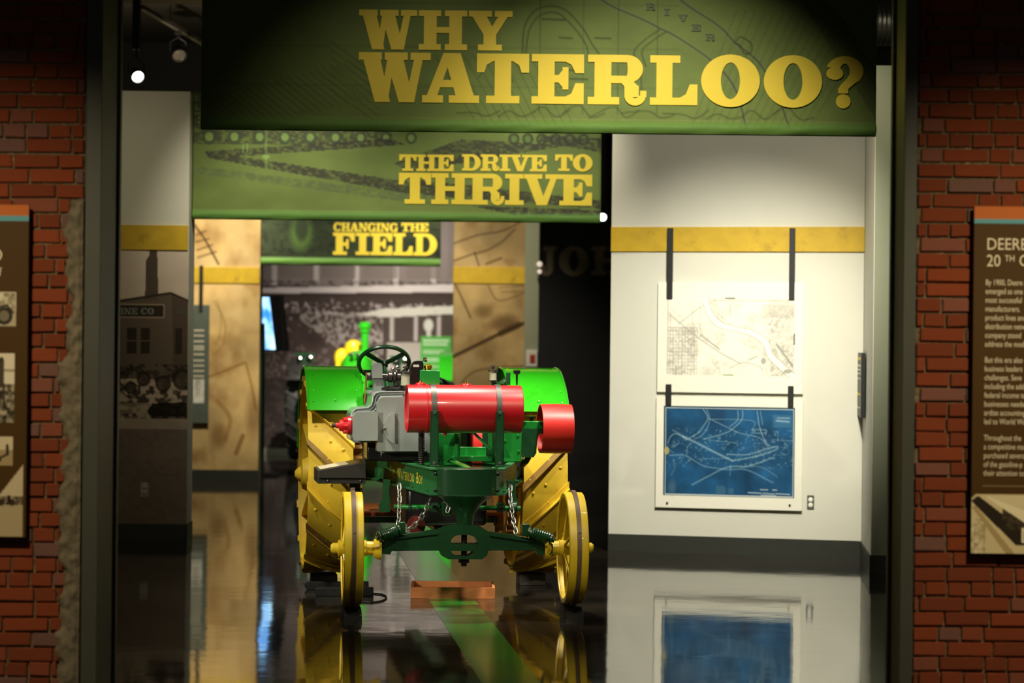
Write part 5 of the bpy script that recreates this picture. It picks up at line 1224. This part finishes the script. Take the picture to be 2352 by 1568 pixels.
# ------------------------------------------------------------------ wooden drip tray
m_ced = M('cedar', 'C0763E', 0.5, var=0.14, scale=7, stretch=(2, 30, 30))
dtr = HCAM*F/(1376-784)
a, b = W(943, 1377, dtr), W(1137, 1377, dtr); xm, hw = (a.x+b.x)/2, (b.x-a.x)/2
tray = empty('wooden_tray', (xm, dtr, 0)); tag(tray, 'shallow open wooden tray lying on the floor below the front axle', 'tray')
tray.rotation_euler = (0, 0, rad(1.5))
hgt = 0.075
def tpart(mb, nm): return mb.build(nm, m_ced, tray, local=True, bevel=0.002, smooth=0)
tpart(MB().box((-hw, 0, 0), (hw, 0.02, hgt)), 'side_board'); tpart(MB().box((-hw, 0.42, 0), (hw, 0.44, hgt)), 'side_board')
tpart(MB().box((-hw, 0.02, 0), (-hw+0.02, 0.42, hgt)), 'end_board'); tpart(MB().box((hw-0.02, 0.02, 0), (hw, 0.42, hgt)), 'end_board')
tpart(MB().box((-hw+0.02, 0.02, 0.002), (hw-0.02, 0.42, 0.012)), 'bottom_board')

# ------------------------------------------------------------------ floor stripe
m_stripe = M('floor_stripe_green', '1E7A2A', 0.14, var=0.15, scale=5)
d0, d1 = 9.5, 34.0
xl = lambda D: -0.134 + (D-12.18)*(-0.1036); xr = lambda D: 0.162 + (D-12.18)*(-0.1010)
o = MB().hexa([(xl(d0),d0,0.0005),(xr(d0),d0,0.0005),(xr(d1),d1,0.0005),(xl(d1),d1,0.0005),(xl(d0),d0,0.002),(xr(d0),d0,0.002),(xr(d1),d1,0.002),(xl(d1),d1,0.002)]).build('floor_stripe', m_stripe, smooth=0)
tag(o, 'long glossy green stripe laid diagonally across the dark floor', 'floor marking')

# ------------------------------------------------------------------ reading stand between the left wheels
DH = 15.72
rs_l = W(790, 1080, DH); RA = rad(8)
rs = empty('reading_stand', (rs_l.x, DH, 0), RA); tag(rs, 'black angled reading stand on two flat feet beside the front wheel', 'stand')
def sp(mb, nm, mat=m_black, bevel=0.004, smooth=0): return mb.build(nm, mat, rs, local=True, bevel=bevel, smooth=smooth)
zz = lambda py: W(780, py, DH)[2]
kx = lambda px, y=0.0: (W(px, 1080, DH+y).x - rs_l.x + y*sin(RA))/cos(RA)
xa_, xb_ = kx(731), kx(840)
zl0, zl1, zh1 = zz(1098), zz(1080), zz(1060)
head = sp(MB().prism([(xa_,0,zl0),(xb_,0,zl0),(xb_,0,zh1),(xa_,0,zl1)], (0, 0.46, 0)), 'sign_head', M('stand_black', '24221F', 0.4))
n1 = Vector((-(zh1-zl1), 0, xb_-xa_)).normalized()
e1 = Vector((xb_-xa_, 0, zh1-zl1))
def on_top(t, y, o): return Vector((xa_, y, zl1)) + e1*t + n1*o
pl4 = [on_top(0.06,0.06,0.0015), on_top(0.66,0.06,0.0015), on_top(0.66,0.42,0.0015), on_top(0.06,0.42,0.0015)]
MB().add(pl4, [(0,1,2,3)]).build('label_sheet', M('pale_label', 'BDB8A0', 0.4, var=0.15, scale=30), head, local=True, smooth=0, fix=False)
sp(MB().box((xa_, 0.03, zz(1111)), (xb_, 0.44, zl0)), 'head_rail')
for x in (xa_+0.07, xb_-0.03): sp(MB().lathe((x, 0.03, zz(1104)), (0,-1,0), [(0, 0.008), (0.006, 0.008), (0.008, 0.003)], 8), 'bolt', m_blk, bevel=0)
sp(MB().box((xb_-0.08, 0.34, 0.03), (xb_-0.01, 0.42, zz(1111))), 'post')
def foot(y0, px):
    xs = kx(px, y0); pts = []
    for k in range(9): an = pi/2 + pi*k/8; pts.append((xs+0.028+0.028*cos(an), y0, 0.029+0.028*sin(an)))
    pts += [(xb_+0.10, y0, 0.001), (xb_+0.10, y0, 0.057)]
    return sp(MB().prism(pts, (0, 0.05, 0)), 'foot', smooth=30, bevel=0.002)
foot(0.50, 727); foot(0.90, 704)
sp(MB().box((xb_-0.08, 0.34, 0.02), (xb_-0.01, 0.95, 0.05)), 'foot_bar')
bx_ = W(845, 1366, 16.2)
o = MB().tube([(bx_.x+0.03+0.10*cos(t*0.5), 16.1+0.28*sin(t*0.5), 0.005) for t in range(-4, 5)], 0.005, 6).build('power_cable', m_black); tag(o, 'thin dark cable curling on the floor by the reading stand', 'cable')

# ------------------------------------------------------------------ things far behind
m_fg = M('far_green', '2FA81E', 0.2, var=0.04, coat=0.5); m_fy = M('far_yellow', 'F0CC20', 0.3, var=0.04, coat=0.3); m_rub = M('rubber', '302E2B', 0.45, var=0.1)
DF = 32.6
ft = empty('far_tractor', (W(815, 900, DF).x, DF, 0)); tag(ft, 'bright green tractor with upright exhaust stack, far behind the antique tractor', 'tractor')
def q(px, py, dy=0.0):
    p = W(px, py, DF+dy); return Vector((p.x-ft.location.x, dy, p.z))
def fp(mb, nm, mat, bevel=0.0, parent=None): return mb.build(nm, mat, parent or ft, local=True, bevel=bevel)
prof_ = [(770,885),(772,848),(780,826),(793,810),(810,803),(828,803),(843,811),(852,826),(858,848),(860,885)]
hv = []; hf = []; nh = len(prof_); hc = q(815, 872)
for dy, k in ((0.0, 0.45), (0.05, 0.66), (0.14, 0.82), (0.3, 0.93), (0.55, 1.0), (1.6, 1.0)):
    for x, y in prof_:
        v = q(x, y); hv.append((hc.x+(v.x-hc.x)*k, dy, hc.z+(v.z-hc.z)*(0.5+0.5*k)))
for i in range(5): hf += [(i*nh+j, i*nh+(j+1) % nh, (i+1)*nh+(j+1) % nh, (i+1)*nh+j) for j in range(nh)]
fp(MB().add(hv, hf + [tuple(range(nh)), tuple(range(5*nh, 6*nh))]), 'hood', m_fg)
fp(MB().box(q(770, 905), q(862, 868, 1.6)), 'chassis', m_fg, 0.02)
fp(MB().cyl(q(838, 812, .5), q(838, 760, .5), 0.05, n=18), 'exhaust_stack', m_fg)
fp(MB().lathe(q(838, 764, .5), (0,0,1), [(0, 0.05), (0.01, 0.07), (0.05, 0.072), (0.055, 0.06), (0.07, 0.085), (0.13, 0.085), (0.15, 0.04)], 20), 'stack_cap', m_fg)
fp(MB().lathe(q(838, 757, .5), (0,0,1), [(0, 0.062), (0.03, 0.062)], 20), 'chrome_ring', m_chrome)
for px, py, r_ in ((785, 820, 0.11), (812, 800, 0.13)):
    p = q(px, py, 1.0); fp(MB().lathe(p-Vector((0.0,0,0.12)), (0,0,1), [(0, r_*0.7), (0.04, r_*0.95), (0.12, r_), (0.2, r_*0.8), (0.24, r_*0.3)], 22), 'yellow_dome', m_fy)
fp(MB().box(q(770, 868, .9), q(784, 812, 1.1)), 'yellow_bracket', m_fy, 0.02)
for px in (808, 822):
    fp(MB().lathe(q(px, 815, -0.02), (0,-1,0), [(0, 0.02), (0.03, 0.035), (0.04, 0.03), (0.045, 0.001)], 14), 'headlamp', m_chrome)
for px, py in ((688, 826), (712, 824), (908, 830), (930, 828)):
    hl = fp(MB().lathe(q(px, py, 0.4), (0,1,0), [(0, 0.06), (0.05, 0.06), (0.09, 0.03)], 16), 'work_lamp', m_black)
    fp(MB().lathe(q(px, py, 0.395), (0,-1,0), [(0, 0.05), (0.012, 0.035), (0.016, 0.001)], 16), 'lens', m_chrome, parent=hl)
fp(MB().box(q(676, 816, .4), q(722, 811, .5)).box(q(696, 866, .42), q(704, 816, .48)).box(q(896, 822, .4), q(942, 817, .5)).box(q(914, 870, .42), q(922, 820, .48)), 'lamp_bar', m_dgreen)
fp(MB().box(q(690, 900, .4), q(930, 872, .5)), 'cross_bar', m_dgreen)
for sx in (-1, 1):
    x0 = 0.62*sx + (0.95 if sx > 0 else 0)
    if sx > 0:
        fd = fp(MB().arc_shell((0, 1.9, 0.75), 0.80, 0.02, q(1000, 860).x, q(1078, 860).x, rad(30), rad(150), 20), 'fender', m_fg)
    w_ = 0.38; c_ = Vector((q(672, 900).x if sx < 0 else q(1040, 900).x, 1.5 if sx < 0 else 1.9, 0.74)); R_2 = 0.74
    wh = fp(MB().lathe(c_-Vector((w_/2,0,0)), (1,0,0), [(0.03, R_2*0.55), (0, R_2*0.75), (0.03, R_2*0.93), (0.08, R_2*0.965), (w_-0.08, R_2*0.965), (w_-0.03, R_2*0.93), (w_, R_2*0.75), (w_-0.03, R_2*0.55)], 48, close=False), 'tyre', m_rub)
    fp(MB().lathe(c_-Vector((w_*0.3,0,0)), (1,0,0), [(0, 0.1), (0.02, R_2*0.56), (w_*0.55, R_2*0.56), (w_*0.6, 0.1)], 36), 'wheel_rim', m_fy, parent=wh)
    for k in range(22):
        for sd in (-1, 1):
            a0 = 2*pi*(k+0.25*sd)/22; vs_ = []
            for t in (0.0, 1.0):
                x = c_.x + sd*(0.01 + t*(w_/2-0.03)); aa = a0 + 0.16*t
                for r_, da in ((R_2*0.95, -0.035), (R_2*0.95, 0.035), (R_2*1.0-0.03*t, 0.025), (R_2*1.0-0.03*t, -0.025)): vs_.append((x, c_.y - r_*cos(aa+da), c_.z + r_*sin(aa+da)))
            fp(MB().hexa(vs_), 'tread_lug', m_rub, parent=wh)
fp(MB().cyl(Vector((q(672,900).x, 1.5, 0.74)), Vector((q(800,900).x, 1.5, 0.74)), 0.06, n=10).box(q(690, 905, 1.2), q(1040, 885, 2.0)), 'axle_beam', m_dgreen)
fp(MB().lathe(Vector((0.0, 0.2, 0.32))-Vector((0.1,0,0)), (1,0,0), [(0, 0.2), (0.02, 0.31), (0.18, 0.31), (0.2, 0.2)], 32), 'front_tyre', m_rub)
# green notice board beside the crowd
DG = 35.55
frg = Fr((0, DG), (1, DG))
gb = frg.slab('notice_board', (965, 772, 1036, 1000), 0, 0.03, M('notice_green', '4FA63C', 0.5), bevel=0.004); tag(gb, 'lime green notice board with pale text in front of the crowd photograph', 'sign')
for y, h, xa2, xb2 in ((779, 6, 972, 1032), (788, 5, 972, 1028), (804, 3, 972, 1020), (809, 3, 972, 1018), (822, 3, 972, 1016), (827, 3, 972, 1020), (840, 3, 972, 1018)): frg.slab('text_line', (xa2, y, xb2, y+h), 0.03, 0.032, M('pale_text', 'B9D8A8', 0.6), gb)
frg.box(MB(), (frg.uz(990,900)[0], 0, frg.uz(1010,900)[0], frg.rect(965,772,1036,1000)[1]), 0.0, 0.03).build('stand_post', m_grey, gb, smooth=0)
# television on the left, tilted
DT = 30.4
tvl = W(618, 742, DT); tv = empty('television', (tvl.x-0.05, DT, tvl.z-0.36)); tag(tv, 'black flat television with glowing blue picture, tilted beside the crowd photograph', 'television')
def tvp(mb, nm, mat, bevel=0.0): return mb.build(nm, mat, tv, local=True, bevel=bevel, smooth=0)
R3 = Matrix.Rotation(rad(-58), 4, 'Z') @ Matrix.Rotation(rad(8), 4, 'X')
def tbox(x0,y0,z0,x1,y1,z1):
    m = MB().box((x0,y0,z0),(x1,y1,z1)); m.v = [tuple(Vector((0.02,0,0.36)) + R3 @ Vector(p)) for p in m.v]; return m
m_scr = bpy.data.materials.new('lit_screen'); m_scr.use_nodes = True
nt = m_scr.node_tree; bs = nt.nodes['Principled BSDF']; bs.inputs['Base Color'].default_value = (0.01,0.01,0.012,1)
nz = nt.nodes.new('ShaderNodeTexNoise'); nz.inputs['Scale'].default_value = 3.0; tc = nt.nodes.new('ShaderNodeTexCoord'); nt.links.new(tc.outputs['Object'], nz.inputs['Vector'])
cr = nt.nodes.new('ShaderNodeValToRGB'); cr.color_ramp.elements[0].position = 0.35; cr.color_ramp.elements[0].color = (0.02,0.16,0.55,1); cr.color_ramp.elements[1].position = 0.6; cr.color_ramp.elements[1].color = (0.45,0.8,1.0,1)
nt.links.new(nz.outputs['Fac'], cr.inputs['Fac']); nt.links.new(cr.outputs['Color'], bs.inputs['Emission Color']); bs.inputs['Emission Strength'].default_value = 2.6
tvp(tbox(-0.60,-0.02,-0.35,0.50,0.03,0.35), 'casing', m_blk, 0.004)
tvp(tbox(-0.58,-0.0215,-0.33,0.20,-0.0205,0.33), 'screen', m_scr)
tvp(MB().box((-0.06, 0.0, -tvl.z+0.36), (0.0, 0.06, 0.36)), 'stand_pole', m_black)
tvp(MB().box((-0.25, -0.15, -tvl.z+0.36), (0.19, 0.25, -tvl.z+0.39)), 'stand_foot', m_black)
